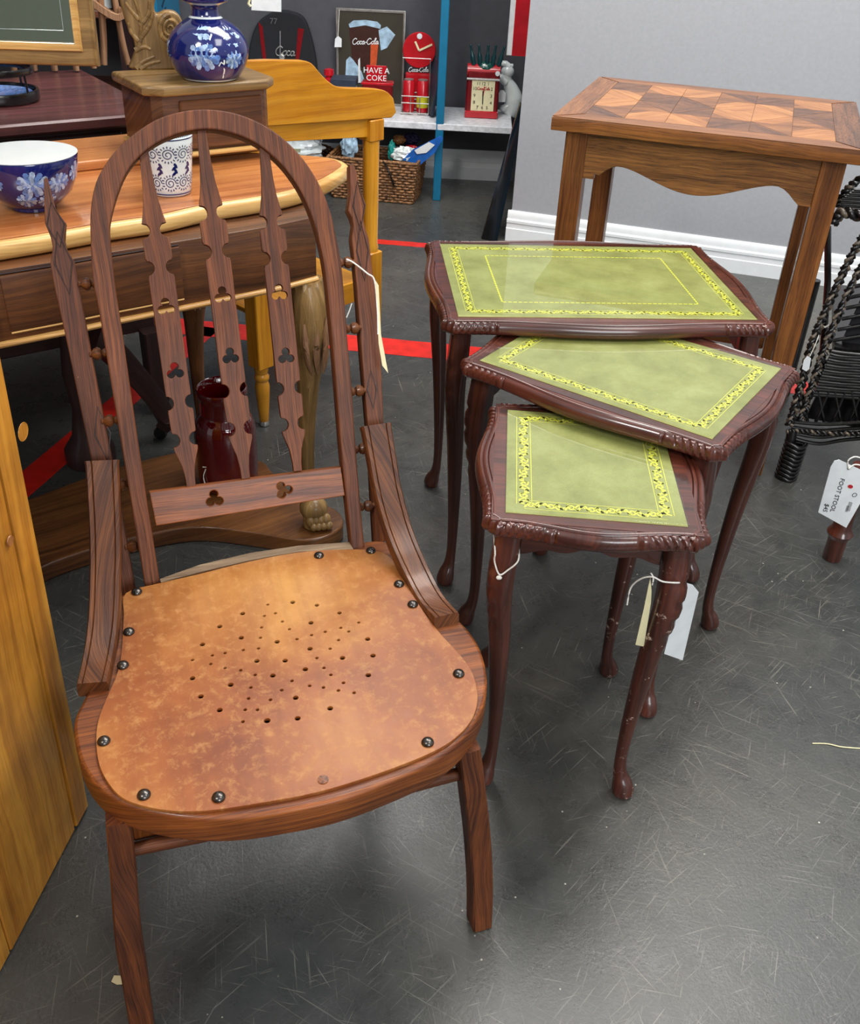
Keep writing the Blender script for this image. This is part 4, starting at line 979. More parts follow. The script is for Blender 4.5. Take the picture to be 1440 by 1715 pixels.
for k in range(8): petal_patch(m1, vprof, a0 - .3 + .05 * k, .074 + .006 * math.sin(k * 2), .014, .006, k * .9, .05)
part('painted_flower', m1.mesh('painted_flower', M['petal'], ang=180, fix=False), vase, Vp, 'pale blue painted peonies', 'stuff'); part('painted_leaf', m2.mesh('painted_leaf', M['petalb'], ang=180, fix=False), vase, Vp, None, 'stuff')
m3 = MB()
for z, wd in ((.0027, .0012), (.0925, .0014), (.1125, .0018)): ribbon(m3, vprof, [(2 * PI * i / 40, z) for i in range(41)], wd)
for (x, y) in ((a0 + .3, .02),): ribbon(m3, vprof, [(a0 + .42, .05), (a0 + .38, .035), (a0 + .40, .02), (a0 + .40, .008)], .0012); ribbon(m3, vprof, [(a0 + .39, .03), (a0 + .3, .034), (a0 + .24, .028)], .0011); ribbon(m3, vprof, [(a0 + .2, .078), (a0 + .1, .07), (a0 + .0, .06)], .0012)
part('white_line', m3.mesh('white_line', M['porc'], ang=180, fix=False), vase, Vp, None, 'stuff')
# bowl
bp = at(58, 347, TZ + .001); bprof = [(.026, 0), (.030, .001), (.030, .005), (.040, .010), (.055, .025), (.0635, .044), (.0675, .062), (.0690, .074)]
bowl = thing('blue_bowl', 'deep blue and white floral porcelain bowl on the dressing table', 'bowl', tuple(bp)); Bw = Matrix.Translation(bp)
bfull = bprof + [(.0685, .0755), (.0665, .0745), (.0655, .062), (.061, .044), (.052, .027), (.036, .013), (.001, .010)]
part('body', MB().lathe([(r + .0002, z) for r, z in bprof] + [(.0685, .0755), (.0672, .0752)], 56).mesh('body', M['cobalt'], ang=60), bowl, Bw)
inn = [(.0686, .0757), (.0668, .0755), (.0655, .062), (.061, .044), (.052, .027), (.036, .013), (.0005, .011)]
V = []; 
part('inside_glaze', MB().lathe([(r + .0009, z + .0008) for r, z in inn], 56).mesh('inside_glaze', M['porc'], ang=60), bowl, Bw)
m1, m2 = MB(), MB(); a0 = camdir(bp)
flower(m1, m2, bprof, a0 + .05, .048, .021, .064, 5); flower(m1, m2, bprof, a0 + .62, .046, .016, .064, 6); flower(m2, m1, bprof, a0 - .15, .024, .013, .055, 7); flower(m1, m2, bprof, a0 - .8, .05, .015, .064, 8); flower(m1, m2, bprof, a0 + 1.15, .055, .016, .066, 9); flower(m1, m2, bprof, a0 + .35, .022, .012, .052, 10)
part('painted_flower', m1.mesh('painted_flower', M['petal'], ang=180, fix=False), bowl, Bw, 'pale painted peonies', 'stuff'); part('painted_leaf', m2.mesh('painted_leaf', M['petalb'], ang=180, fix=False), bowl, Bw, None, 'stuff')
# cup
cp_ = at(287, 322, TZ + .001); cprof = [(.0275, 0), (.030, .002), (.0325, .02), (.0350, .045), (.0375, .07), (.0390, .086)]
cup = thing('patterned_cup', 'white tumbler cup painted with blue spirals seen through the chair back', 'cup', tuple(cp_)); Cp = Matrix.Translation(cp_)
part('body', MB().lathe(cprof + [(.0385, .0872), (.0372, .0865), (.0355, .07), (.033, .045), (.030, .02), (.02, .006), (.0005, .005)], 48).mesh('body', M['porc'], ang=60), cup, Cp)
m1 = MB(); a0 = camdir(cp_)
for row, z in enumerate((.064, .022)):
    for k in range(9):
        ac = a0 + (k - 4) * .62; R_ = .0085
        ribbon(m1, cprof, [(ac + R_ * (1 - .8 * q) * math.cos(q * 11) / .035, z + R_ * (1 - .8 * q) * math.sin(q * 11)) for q in np.linspace(0, 1, 30)], .0006)
        for j in range(16):
            t = 2 * PI * j / 16; ribbon(m1, cprof, [(ac + (R_ + .0012) * math.cos(t) / .035, z + (R_ + .0012) * math.sin(t)), (ac + (R_ + .0042) * math.cos(t) / .035, z + (R_ + .0042) * math.sin(t))], .0007)
for k in range(9):
    for j in range(4): petal_patch(m1, cprof, a0 + (k - 4) * .62 + .2 + .08 * (j % 2), .036 + .004 * j, .009, .004, .7 + 1.4 * (j % 2), .035)
for z, wd in ((.0045, .0008), (.0845, .0008)): ribbon(m1, cprof, [(2 * PI * i / 40, z) for i in range(41)], wd)
iprof = [(.0352, .07), (.0372, .0865)]
for j in range(60): ribbon(m1, iprof, [(2 * PI * j / 60, .072), (2 * PI * (j + .8) / 60, .084)], .0006, -.0012)
ribbon(m1, iprof, [(2 * PI * i / 40, .0715) for i in range(41)], .0009, -.0012)
part('painted_spiral', m1.mesh('painted_spiral', M['cobalt'], ang=180, fix=False), cup, Cp, 'blue octopus scroll pattern', 'stuff')

# ================================================================== DARK SIDEBOARD behind desk
SX = .81; e_ = Vector((.8083, .5888, 0)); n_ = Vector((-.5888, .8083, 0))
def dk(e, n, z): q = DO_ + e_ * e + n_ * n; return Vector((q.x, q.y, z))
side = thing('dark_sideboard', 'low dark red mahogany sideboard standing behind the dressing table', 'sideboard', tuple(dk(-.75, .75, 0)), None, dyaw)
Rk = Matrix((e_, n_, Vector((0, 0, 1)))).transposed()
part('top', MB().box(dk(-.70, .74, .641), (1.15, .52, .022), Rk, .004).mesh('top', M['darkm'], tuple(e_)), side)
part('carcass', MB().box(dk(-.72, .75, .41), (1.08, .46, .438), Rk, .003).mesh('carcass', M['darkm2'], tuple(e_)), side)
for k in range(3): part('drawer', MB().box(dk(-.72 + (k - 1) * .35, .517, .575), (.335, .012, .085), Rk, .003).mesh('drawer', M['darkm2'], tuple(e_)), side)
for k in range(3): part('door_panel', MB().box(dk(-.72 + (k - 1) * .35, .517, .37), (.335, .012, .27), Rk, .003).mesh('door_panel', M['darkm2'], tuple(e_)), side)
cst = at(270, 728, .0)
for (a, b) in ((-.20, .50), (-1.2, .50), (-1.2, .98), (-.20, .98)):
    B0 = dk(a, b, 0)
    part('leg', MB().sweep(catmull([B0 + Vector((0, 0, .20)), B0 + Vector((0, 0, .10)), B0 + Vector((0, 0, .03))], 5), (.02, .02), 'rect', upv=tuple(n_)).mesh('leg', M['darkm2']), side)
    part('caster', MB().lathe([(.001, -.010), (.013, -.009), (.014, 0), (.013, .009), (.001, .010)], 18, B0 + Vector((0, 0, .0145)), Matrix.Rotation(PI / 2, 3, 'X')).mesh('caster', M['black']), side)
# sabre-legged table leaf under the desk
sab = thing('folded_table', 'dark folded pedestal table with curved castered leg beneath the dressing table', 'table', (cst.x, cst.y, 0))
P = [at(158, 560, .30), at(200, 600, .22), at(250, 655, .13), at(278, 700, .055), at(272, 716, .03)]
part('sabre_leg', MB().sweep(catmull(P, 6), [(.011, .028 - .014 * i / 24) for i in range(25)], 'rect', upv=(0, 0, 1)).mesh('sabre_leg', M['darkm2'], tuple(P[-1] - P[0])), sab)
part('caster', MB().lathe([(.001, -.008), (.013, -.007), (.015, 0), (.013, .007), (.001, .008)], 18, at(270, 735, 0) + Vector((0, 0, .0155)), Matrix.Rotation(PI / 2, 3, 'X')).mesh('caster', M['black'], ang=50), sab)
part('column', MB().lathe([(.05, .0), (.05, .03), (.03, .06), (.02, .12), (.028, .2), (.02, .28), (.03, .34), (.03, .36)], 20, (P[0].x - .06, P[0].y + .03, .001)).mesh('column', M['darkm2']), sab)
part('folded_leaf', MB().box((P[0].x - .045, P[0].y + .03, .375), (.30, .26, .016), Rk, .003).mesh('folded_leaf', M['grey'], (1, 0, 0)), sab)
rj = at(384, 808, .0375)
jar = thing('ruby_glass_jar', 'dark ruby red glass jar standing on the dressing table base', 'jar', tuple(rj)); Jm = Matrix.Translation(rj)
jp = [(.040, 0), (.050, .004), (.054, .02), (.055, .08), (.0545, .12), (.050, .142), (.042, .156), (.0405, .162), (.0405, .192), (.044, .197), (.044, .208), (.042, .211)]
jp = [(r * 1.06, z) for r, z in jp]
part('body', MB().lathe([(p.x, p.z) for p in catmull([Vector((r, 0, z)) for r, z in jp], 3)] + [(.041, .208), (.039, .185), (.037, .160), (.045, .135), (.05, .1), (.05, .01), (.001, .008)], 40).mesh('body', M['ruby'], ang=50), jar, Jm)
mb = MB()
for z in (.146, .1505):
    for i in range(40): a = 2 * PI * i / 40; mb.ball((.0470 * math.cos(a), .0470 * math.sin(a), z), .0016, 6, 4)
part('beaded_collar', mb.mesh('beaded_collar', M['ruby'], ang=90), jar, Jm, None, 'stuff')
wire('tag_string', [rj + Vector((-.030, -.050, .060)), rj + Vector((-.036, -.049, .040)), rj + Vector((-.030, -.052, .012))], .0010, M['string'], jar)
wire('tag_string', [rj + Vector((-.036, -.046, .062)), rj + Vector((-.020, -.053, .066)), rj + Vector((-.006, -.056, .056))], .0012, M['string'], jar)
# blue oval basket stand left
bo = at(0, 175, .655)
tray = thing('metal_basket_stand', 'black metal oval stand holding a blue dish at the left edge', 'stand', tuple(bo))
k_ = px2m(bo)
def oval(c, rx, ry, n=36): return [Vector((c.x + rx * math.cos(2 * PI * i / n), c.y + ry * math.sin(2 * PI * i / n), c.z)) for i in range(n)]
cc = bo + Vector((-.03, .05, .0))
part('lower_band', MB().sweep(oval(cc + Vector((0, 0, .010)), .082, .075), (.003, .009), 'rect', closed=True).mesh('lower_band', M['black']), tray)
part('upper_band', MB().sweep(oval(cc + Vector((0, 0, .055)), .078, .07), (.003, .006), 'rect', closed=True).mesh('upper_band', M['black']), tray)
for a in (-.3, 1.2, 2.8, 4.3): part('upright', MB().sweep([cc + Vector((.080 * math.cos(a), .072 * math.sin(a), .01)), cc + Vector((.078 * math.cos(a), .07 * math.sin(a), .055))], .0022, n=8).mesh('upright', M['black']), tray)
part('blue_dish', MB().lathe([(.001, .004), (.06, .004), (.074, .012), (.072, .014), (.058, .008), (.001, .008)], 32, cc, None, 1, .92).mesh('blue_dish', M['petalb'], ang=50), tray)
# spindle chair behind mirror
wc = thing('spindle_chair', 'pale wooden spindle back chair stored behind the mirror', 'chair', tuple(dk(-.65, .93, .653)))
for i, x in enumerate((58, 92, 128, 157, 24, -12)):
    B0 = at(x, 118 - (x > 150) * 4, .655); part('spindle', MB().lathe([(.007, 0), (.008, .04), (.0055, .1), (.008, .2), (.0055, .33)], 12, B0).mesh('spindle', M['spindle']), wc)
B0 = at(174, 108, .655); B1 = at(157, 108, .655)
part('back_post', MB().sweep(catmull([B0, B0 + Vector((.008, .0, .07)), B0 + Vector((.016, .0, .2)), B0 + Vector((.03, 0, .36))], 5), .008).mesh('back_post', M['spindle']), wc)
B2 = at(215, 108, .655); part('back_post', MB().sweep(catmull([B2, B2 + Vector((-.01, 0, .08)), B2 + Vector((-.022, 0, .3))], 5), .007).mesh('back_post', M['spindle']), wc)
part('crest_rail', MB().sweep(catmull([at(-20, 110, .655) + Vector((0, .02, .34)), B0 + Vector((.0, .0, .1)) + Vector((.012, 0, .02)), B2 + Vector((0, 0, .12))], 8), (.018, .008), 'rect').mesh('crest_rail', M['spindle']), wc)

# ================================================================== YELLOW WASHSTAND
f1 = at(443, 712); f2 = at(618, 640); yd = (f2 - f1).normalized(); yn = Vector((-yd.y, yd.x, 0))
if yn.y < 0: yn = -yn
ws = thing('yellow_washstand', 'yellow varnished washstand with a shaped side gallery beyond the dressing table', 'washstand', tuple(f1), None, math.atan2(yd.y, yd.x))
MW = frame(f1, yd, (0, 0, 1)); MWi = MW.inverted(); ynn = Vector((yd.y, -yd.x, 0))    # towards viewer
def yp(x, y): q = MWi @ on(x, y, f1, yn); return (q.x, q.y)
gal = [(385, 100), (440, 98), (497, 99), (512, 104), (528, 122), (543, 136), (562, 144), (612, 146), (636, 150), (649, 162), (654, 186), (646, 195), (452, 208), (385, 212)]
gp = [yp(*p) for p in gal]; gm = catmull([Vector((*p, 0)) for p in gp[2:10]], 4)
part('side_gallery', plate('side_gallery', [gp[:2] + [(p.x, p.y) for p in gm] + gp[10:]], .016, M['ywood'], .002, (1, 0, 0)), ws, Matrix.Translation(ynn * .010) @ MW)
part('side_rail', plate('side_rail', [[yp(*p) for p in ((385, 212), (622, 197), (622, 228), (385, 240))]], .018, M['ywood'], .001, (1, 0, 0)), ws, MW)
part('top_board', MB().box(((f1 + f2) / 2 + yn * .215).to_tuple()[:2] + (yp(640, 196)[1] - .006,), ((f2 - f1).length + .02, .40, .016), Matrix((yd, yn, Vector((0, 0, 1)))).transposed(), .003).mesh('top_board', M['ywood'], tuple(yn)), ws)
ztop = yp(632, 196)[1]; zb1 = yp(632, 232)[1]; zb2 = yp(615, 455)[1]; zb3 = yp(612, 570)[1]
Ry = Matrix((yd, yn, Vector((0, 0, 1)))).transposed()
zA = yp(430, 490)[1]; zB = yp(440, 612)[1]
def yleg(foot, mat='ywood'):
    part('leg_block', MB().box(Vector((foot.x, foot.y, (ztop + zb1) / 2)), (.040, .040, ztop - zb1), Ry, .002).mesh('leg_block', M[mat]), ws)
    part('leg_block', MB().box(Vector((foot.x, foot.y, (zA + zB) / 2 + .01)), (.040, .040, abs(zA - zB) + .02), Ry, .002).mesh('leg_block', M[mat]), ws)
    zl, zh = min(zA, zB), max(zA, zB) + .02
    tp_ = [(.018, zh), (.019, zh + .01), (.0165, zh + .02), (.0175, zh + .1), (.018, zb1 - .02), (.0185, zb1)]
    part('turned_leg', MB().lathe(tp_, 20, (foot.x, foot.y, 0)).mesh('turned_leg', M[mat]), ws)
    bt = [(.008, .010), (.0105, .014), (.0125, .04), (.0155, .08), (.0165, .10), (.0135, .112), (.0165, .118), (.0165, .124), (.013, .130), (.0155, .138), (.0160, zl)]
    if zl < .14: bt = [(.008, .010), (.0105, .014), (.0125, .03), (.0155, .06), (.0165, .075), (.0135, .083), (.0165, .088), (.013, .094), (.0160, zl)]
    l_ = part('turned_foot', MB().lathe(bt, 20, (foot.x, foot.y, 0)).mesh('turned_foot', M[mat]), ws)
    part('metal_glide', MB().lathe([(.009, .0005), (.0105, .002), (.0105, .008), (.009, .012)], 18, (foot.x, foot.y, 0)).mesh('metal_glide', M['silver']), l_)
yleg(f1); yleg(f2); yleg(f1 + yn * .40); yleg(f2 + yn * .40)
part('lower_rail', MB().box(Vector(((f1.x + f2.x) / 2, (f1.y + f2.y) / 2, (zA + zB) / 2 + .02)), ((f2 - f1).length - .04, .016, .05), Ry, .002).mesh('lower_rail', M['ywood'], tuple(yd)), ws)
part('lower_shelf', MB().box(Vector(((f1.x + f2.x) / 2, (f1.y + f2.y) / 2, (zA + zB) / 2 + .03)) + yn * .2, ((f2 - f1).length, .38, .014), Ry, .002).mesh('lower_shelf', M['ywood'], tuple(yn)), ws)

# ================================================================== PINE CABINET (left foreground)
pc = at(149, 1352); pr_ = at(0, 1640); pd = (pr_ - pc).normalized(); 
pine = thing('pine_cabinet', 'golden pine cabinet seen side on at the left foreground edge', 'cabinet', tuple(pc), None, math.atan2(pd.y, pd.x))
pn = Vector((pd.y, -pd.x, 0)); 
if pn.x < 0: pn = -pn          # outward, towards +x
def prj(x, y): q = on(x, y, pc, pn) - pc; return (q.dot(pd), q.z)
HGT = .72; Lp_ = .62
MPn = frame(pc, pd, (0, 0, 1))
sgn = 1
def pbox(a0, a1, z0, z1, t0, t1, mat, name, ax, bev=.0015):
    c = pc + pd * ((a0 + a1) / 2) - pn * ((t0 + t1) / 2); c.z = (z0 + z1) / 2
    return part(name, MB().box(c, (a1 - a0, t1 - t0, z1 - z0), Matrix((pd, -pn, Vector((0, 0, 1)))).transposed(), bev).mesh(name, M[mat], ax), pine)
e1 = abs(prj(100, 1352)[0] * 0) + .036
pbox(0, .034, .004, HGT, 0, .022, 'pine', 'stile', (0, 0, 1))
pbox(.0355, .20, .001, HGT, .0025, .022, 'pine', 'side_board', (0, 0, 1)); pbox(.2015, .40, .001, HGT, .003, .022, 'pine', 'side_board', (0, 0, 1)); pbox(.4015, Lp_, .001, HGT, .0025, .022, 'pine', 'side_board', (0, 0, 1))
pbox(0, Lp_, .002, HGT, .40, .42, 'pine', 'far_side', (0, 0, 1)); pbox(.001, .018, .002, HGT, .023, .40, 'pine', 'back_panel', (0, 0, 1)); pbox(0, Lp_, HGT, HGT + .015, 0, .42, 'pine', 'top', tuple(pd))
pbox(Lp_ - .02, Lp_, .002, HGT, .023, .40, 'pine', 'door', (0, 0, 1)); pbox(.02, Lp_ - .02, .03, .045, .023, .40, 'pine', 'bottom_shelf', tuple(pd))
kq = on(19, 722, pc, pn)
part('knot_plug', MB().lathe([(.0100, 0), (.0098, .0003), (.0090, .0003), (.0088, -.0006), (.0080, -.0006), (.0078, .0002), (.004, .0003), (.001, .0003)], 28, kq + pn * .0001, pn.to_track_quat('Z', 'Y').to_matrix()).mesh('knot_plug', M['pine'], (0, 0, 1)), pine, None, 'round wooden plug')
kq = on(0, 905, pc, pn)
part('knot_plug', MB().lathe([(.006, 0), (.0055, .0012), (.001, .001)], 24, kq + pn * .0001, pn.to_track_quat('Z', 'Y').to_matrix()).mesh('knot_plug', M['p_light'], (0, 0, 1)), pine)

pine.matrix_world = Matrix.Translation(pc) @ Matrix.Rotation(.021, 4, 'Y') @ Matrix.Translation(-pc) @ wm(pine)
# ================================================================== ALCOVE SHELVES
SHZ = .29
unit = thing('shelf_unit', 'teal metal upright shelving unit with white shelves in the alcove', 'shelving', (-.03, 3.7, 0))
part('shelf', MB().box((-.40, 3.865, SHZ - .012), (1.30, .33, .024), Matrix.Rotation(-.03, 3, 'Z'), .002).mesh('shelf', M['shelfw']), unit)
for xx in (-.027, -1.07):
    py0 = 3.70
    part('upright', MB().box((xx, py0, .8), (.030, .022, 1.6), None, .002).mesh('upright', M['blue']), unit)
    sp_ = part('side_panel', MB().box((xx + .006, py0 + .165, .95), (.006, .31, 1.3), None).mesh('side_panel', M['blue']), unit)
    mb = MB()
    for k in range(34): mb.box((xx + .0095, py0 + .10, .34 + k * .034), (.002, .055, .010), Matrix.Rotation(.5, 3, 'X'))
    part('slots', mb.mesh('slots', M['blued']), sp_, None, 'row of dark slots', 'stuff')
def bwp(x, y, d=3.98): return on(x, y, (0, d, 0), (0, 1, 0))
Xax, Zax = Vector((1, 0, 0)), Vector((0, 0, 1))
def stand_on(x, y): return at(x, y, SHZ)      # point on the shelf
# poster
d_ = 3.985; tl, trr = bwp(565, 17, d_), bwp(677, 20, d_)
po = thing('framed_poster', 'dark framed picture of a cola glass leaning on the alcove wall', 'poster', (tl.x, d_, SHZ))
x0, x1, z0, z1 = tl.x, trr.x, SHZ + .001, (tl.z + trr.z) / 2
MF = frame((0, d_, 0), Xax, Zax)
part('backing', plate('backing', [rectl(x0, z0, x1, z1)], .010, M['posterbg'], 0, (1, 0, 0)), po, MF)
part('frame_edge', plate('frame_edge', [rectl(x0 - .005, z0 - 0, x1 + .005, z1 + .006), rectl(x0 + .003, z0 + .008, x1 - .003, z1 - .003)], .016, M['silver'], .001, (1, 0, 0)), po, MF)
def pf_(pts, mat, nm, o): part(nm, plate(nm, [[(bwp(x, y, d_).x, bwp(x, y, d_).z) for x, y in pts]], .0006, M[mat], 0), po, Matrix.Translation((0, -o, 0)) @ MF)
pf_([(584, 40), (592, 34), (612, 33), (632, 36), (638, 42), (634, 80), (628, 112), (600, 112), (590, 100)], 'cola', 'printed_glass', .0058)
pf_([(584, 40), (592, 34), (612, 33), (632, 36), (638, 42), (637, 48), (612, 42), (586, 46)], 'ice', 'printed_glass', .0064)
pf_([(621, 72), (634, 70), (630, 112), (620, 112)], 'colar', 'printed_glow', .0064)
pf_([(580, 100), (586, 94), (592, 100), (606, 120), (612, 138), (578, 138)], 'ice', 'printed_ice', .0064)
pf_([(600, 100), (603, 96), (604, 138), (600, 138)], 'white', 'printed_ice', .0068)
pf_([(634, 50), (648, 44), (662, 58), (648, 80), (638, 84)], 'ice', 'printed_ice', .0062)
SCR = {'C': [[(.9, .95), (.5, 1.15), (.05, .7), (.1, .15), (.5, -.05), (.95, .3)]], 'o': [[(.35, .6), (.05, .35), (.2, 0), (.5, .1), (.55, .5), (.35, .6), (.6, .45)]], 'c': [[(.5, .5), (.2, .6), (.05, .25), (.25, 0), (.6, .15)]], 'a': [[(.5, .55), (.15, .55), (.05, .15), (.3, 0), (.5, .5), (.5, .05), (.7, .1)]], 'l': [[(.05, .2), (.4, 1.1), (.2, 1.1), (.1, .2), (.3, 0), (.45, .15)]], '-': [[(.0, .35), (.3, .38)]]}
def script(text, size, mat, wdt=.09, name='script_lettering'):
    mb = MB(); x = 0; adv = {'C': .95, 'o': .58, 'c': .55, 'a': .68, 'l': .42, '-': .38}
    for ch in text:
        for st_ in SCR[ch]: mb.sweep([Vector((p.x, p.y, 0)) for p in catmull([Vector(((x + a + b * .18) * size, b * size, 0)) for a, b in st_], 5)], [(wdt * size, .0006)] * (5 * (len(st_) - 1) + 1), n=6)
        x += adv[ch]
    return mb.mesh(name, M[mat], ang=180), x * size
sm, sw = script('Coca-Cola', 1, 'white')
def put_script(x0p, x1p, yp_, d, parent, mat='white', ft=None):
    A, B_ = bwp(x0p, yp_, d), bwp(x1p, yp_, d); L = B_.x - A.x; me, w_ = script('Coca-Cola', L / 5.5, mat); ang = math.atan2(B_.z - A.z, L)
    part('script_lettering', me, parent, Matrix.Translation((A.x, d, A.z)) @ Matrix.Rotation(PI / 2, 4, 'X') @ Matrix.Rotation(ang, 4, 'Z'))
put_script(590, 632, 74, d_ - .0075, po)
ptag = thing('price_tag', 'small white string tag hanging on the left edge of the framed poster', 'tag', tuple(bwp(567, 70, 3.96)))
card(ptag, [bwp(x, y, 3.965) for x, y in ((561, 65), (566, 60), (572, 65), (572, 79), (560, 79))], M['white'])
wire('string', [bwp(566, 62, 3.966), bwp(567, 40, 3.966), bwp(568, 16, 3.97)], .0012, M['string'], ptag)
# jacket on the wall
jd = 4.02; jk = thing('black_jacket', 'black jacket with two dark red stripes hung on the alcove wall', 'jacket', tuple(bwp(475, 185, jd)))
sil = [(418, 190), (416, 110), (420, 70), (432, 38), (452, 22), (468, 17), (486, 18), (508, 28), (520, 55), (530, 100), (534, 150), (536, 190)]
MJ = frame((0, jd - .012, 0), Xax, Zax)
def jp_(x, y): p = bwp(x, y, jd - .012); return (p.x, p.z)
part('body', plate('body', [[(p.x, p.y) for p in catmull([Vector((*jp_(*q), 0)) for q in sil], 4)]], .03, M['blackm'], .008, bres=2), jk, MJ)
for q in ([(434, 36), (441, 44), (447, 97), (441, 98)], [(500, 46), (510, 48), (502, 98), (496, 98)]): part('red_stripe', plate('red_stripe', [[jp_(*p) for p in q]], .002, M['redd'], 0), jk, Matrix.Translation((0, -.016, 0)) @ MJ)
wire('zip', [bwp(469, 52, jd - .03), bwp(469, 90, jd - .03)], .003, M['silver'], jk); part('zip_pull', MB().ball(bwp(472, 95, jd - .032), (.012, .004, .012)).mesh('zip_pull', M['silver']), jk)
part('lettering', textmesh('lettering', '77', .03, M['grey'], .001), jk, Matrix.Translation(bwp(458, 36, jd - .030)) @ Matrix.Rotation(PI / 2, 4, 'X'))
me, w_ = script('Coca', .028, 'silver', .08); part('script_lettering', me, jk, Matrix.Translation(bwp(461, 92, jd - .034)) @ Matrix.Rotation(PI / 2, 4, 'X'))
# red clock
cd_ = 3.90; cc = bwp(702, 84, cd_); rr = abs(bwp(730, 84, cd_).x - cc.x)
rc = thing('red_wall_clock', 'round red clock face standing on a red base at the back of the shelf', 'clock', (cc.x, cd_, SHZ))
part('dial', MB().lathe([(rr * .98, -.008), (rr, -.004), (rr, .004), (rr * .96, .008)], 40, cc, Matrix.Rotation(PI / 2, 3, 'X')).mesh('dial', M['red']), rc)
zb = bwp(702, 122, cd_).z
part('base', MB().box((cc.x, cd_ + .01, (SHZ + zb) / 2), (.10, .03, zb - SHZ), None, .004).mesh('base', M['red']), rc)
for a, l in ((2.05, .55), (.45, .85)): part('hand', MB().sweep([cc + Vector((0, -.011, 0)), cc + Vector((math.cos(a) * rr * l, -.011, math.sin(a) * rr * l))], (.0035, .001), 'rect', upv=(0, 1, 0)).mesh('hand', M['cream']), rc)
part('badge', MB().lathe([(.010, 0), (.010, .002), (.001, .003)], 20, cc + Vector((0, -.008, rr * .78)), Matrix.Rotation(PI / 2, 3, 'X')).mesh('badge', M['white']), rc)
put_script(684, 716, 120, cd_ - .007, rc)
# wire carrier with bottles
cb = stand_on(695, 190); car = thing('wire_carrier', 'silver wire carrier holding red cans on the white shelf', 'carrier', tuple(cb))
Wc = .105; Dc = .08
for z in (.008, .045, .07): part('wire', MB().sweep([cb + Vector((sx * Wc / 2, sy * Dc / 2, z)) for sx, sy in ((-1, -1), (1, -1), (1, 1), (-1, 1))], .0022, n=8, closed=True).mesh('wire', M['silver']), car)
for i in range(4):
    x = -Wc / 2 + Wc * i / 3
    part('wire', MB().sweep([cb + Vector((x, -Dc / 2, .07)), cb + Vector((x, -Dc / 2, .004)), cb + Vector((x, Dc / 2, .004)), cb + Vector((x, Dc / 2, .07))], .0018, n=8, upv=(1, .01, 0)).mesh('wire', M['silver']), car)
part('handle', MB().sweep([cb + Vector((-Wc / 2, 0, .045)), cb + Vector((-Wc / 2, 0, .20)), cb + Vector((Wc / 2, 0, .20)), cb + Vector((Wc / 2, 0, .045))], .0025, n=8, upv=(0, 1, 0)).mesh('handle', M['silver']), car)
for i, x in enumerate((-.027, .027)):
    b0 = cb + Vector((x, -.008, .0065)); cn = thing('drink_can', 'red cola can on the left in the wire carrier' if i == 0 else 'red cola can with yellow label on the right in the wire carrier', 'can', tuple(b0), 'cans in the wire carrier')
    part('body', MB().lathe([(.018, 0), (.0225, .004), (.0225, .110), (.018, .118)], 24, b0).mesh('body', M['red']), cn); part('lid', MB().lathe([(.019, .1175), (.019, .1205), (.016, .1195), (.001, .119)], 24, b0).mesh('lid', M['silver']), cn)
    if i: part('paper_label', MB().lathe([(.0229, .02), (.0230, .021), (.0230, .06), (.0229, .061)], 24, b0).mesh('paper_label', M['yellow']), cn)
# HAVE A COKE tin
tb = stand_on(632, 180); tn = thing('red_tin', 'red tin box reading HAVE A COKE on the white shelf', 'tin', tuple(tb))
tb.y = 3.80; zt_ = on(632, 141, tb, (0, 1, 0)).z; xl, xr = on(606, 141, tb, (0, 1, 0)).x, on(657, 141, tb, (0, 1, 0)).x
part('box', MB().box(((xl + xr) / 2, tb.y + .03, (SHZ + zt_) / 2), (xr - xl, .06, zt_ - SHZ - .001), None, .005).mesh('box', M['redd']), tn)
part('lid', MB().box(((xl + xr) / 2, tb.y + .03, zt_), (xr - xl + .006, .066, .010), None, .003).mesh('lid', M['red']), tn)
sl_, sr = on(613, 112, tb, (0, 1, 0)), on(647, 138, tb, (0, 1, 0))
sg_ = part('sign_board', MB().box(((sl_.x + sr.x) / 2, tb.y + .006, (sl_.z + sr.z) / 2 + .002), (sr.x - sl_.x, .006, sl_.z - sr.z + .008), None, .002).mesh('sign_board', M['red']), tn)
for s, k in (('HAVE A', .26), ('COKE', -.26)):
    hh = sl_.z - sr.z; part('lettering', textmesh('lettering', s, .029, M['white'], .001), sg_, Matrix.Translation(((sl_.x + sr.x) / 2, tb.y + .0022, (sl_.z + sr.z) / 2 + k * hh)) @ Matrix.Rotation(PI / 2, 4, 'X'))
bk_ = stand_on(575, 168); bk_.y = 3.78; zz_ = on(575, 145, bk_, (0, 1, 0)).z; x0, x1 = on(553, 140, bk_, (0, 1, 0)).x, on(596, 140, bk_, (0, 1, 0)).x
stk = thing('stacked_boxes', 'dark box with a white one under it beside the red tin', 'box', ((x0 + x1) / 2, 3.8, SHZ))
part('white_box', MB().box(((x0 + x1) / 2, 3.83, (SHZ + zz_) / 2), (x1 - x0 - .01, .09, zz_ - SHZ), None, .002).mesh('white_box', M['white']), stk)
part('dark_box', MB().box(((x0 + x1) / 2, 3.83, zz_ + .0125), (x1 - x0, .10, .025), None, .002).mesh('dark_box', M['navy']), stk)
rt_ = on(551, 132, (0, 3.9, 0), (0, 1, 0)); solo('red_canister', MB().lathe([(.018, 0), (.019, .003), (.019, rt_.z - SHZ), (.012, rt_.z - SHZ + .006), (.02, rt_.z - SHZ + .014), (.019, rt_.z - SHZ + .034), (.006, rt_.z - SHZ + .038)], 20).mesh('red_canister', M['red']), 'small red canister standing between the jacket and the poster', 'canister', Matrix.Translation((rt_.x, 3.9, SHZ + .001)))
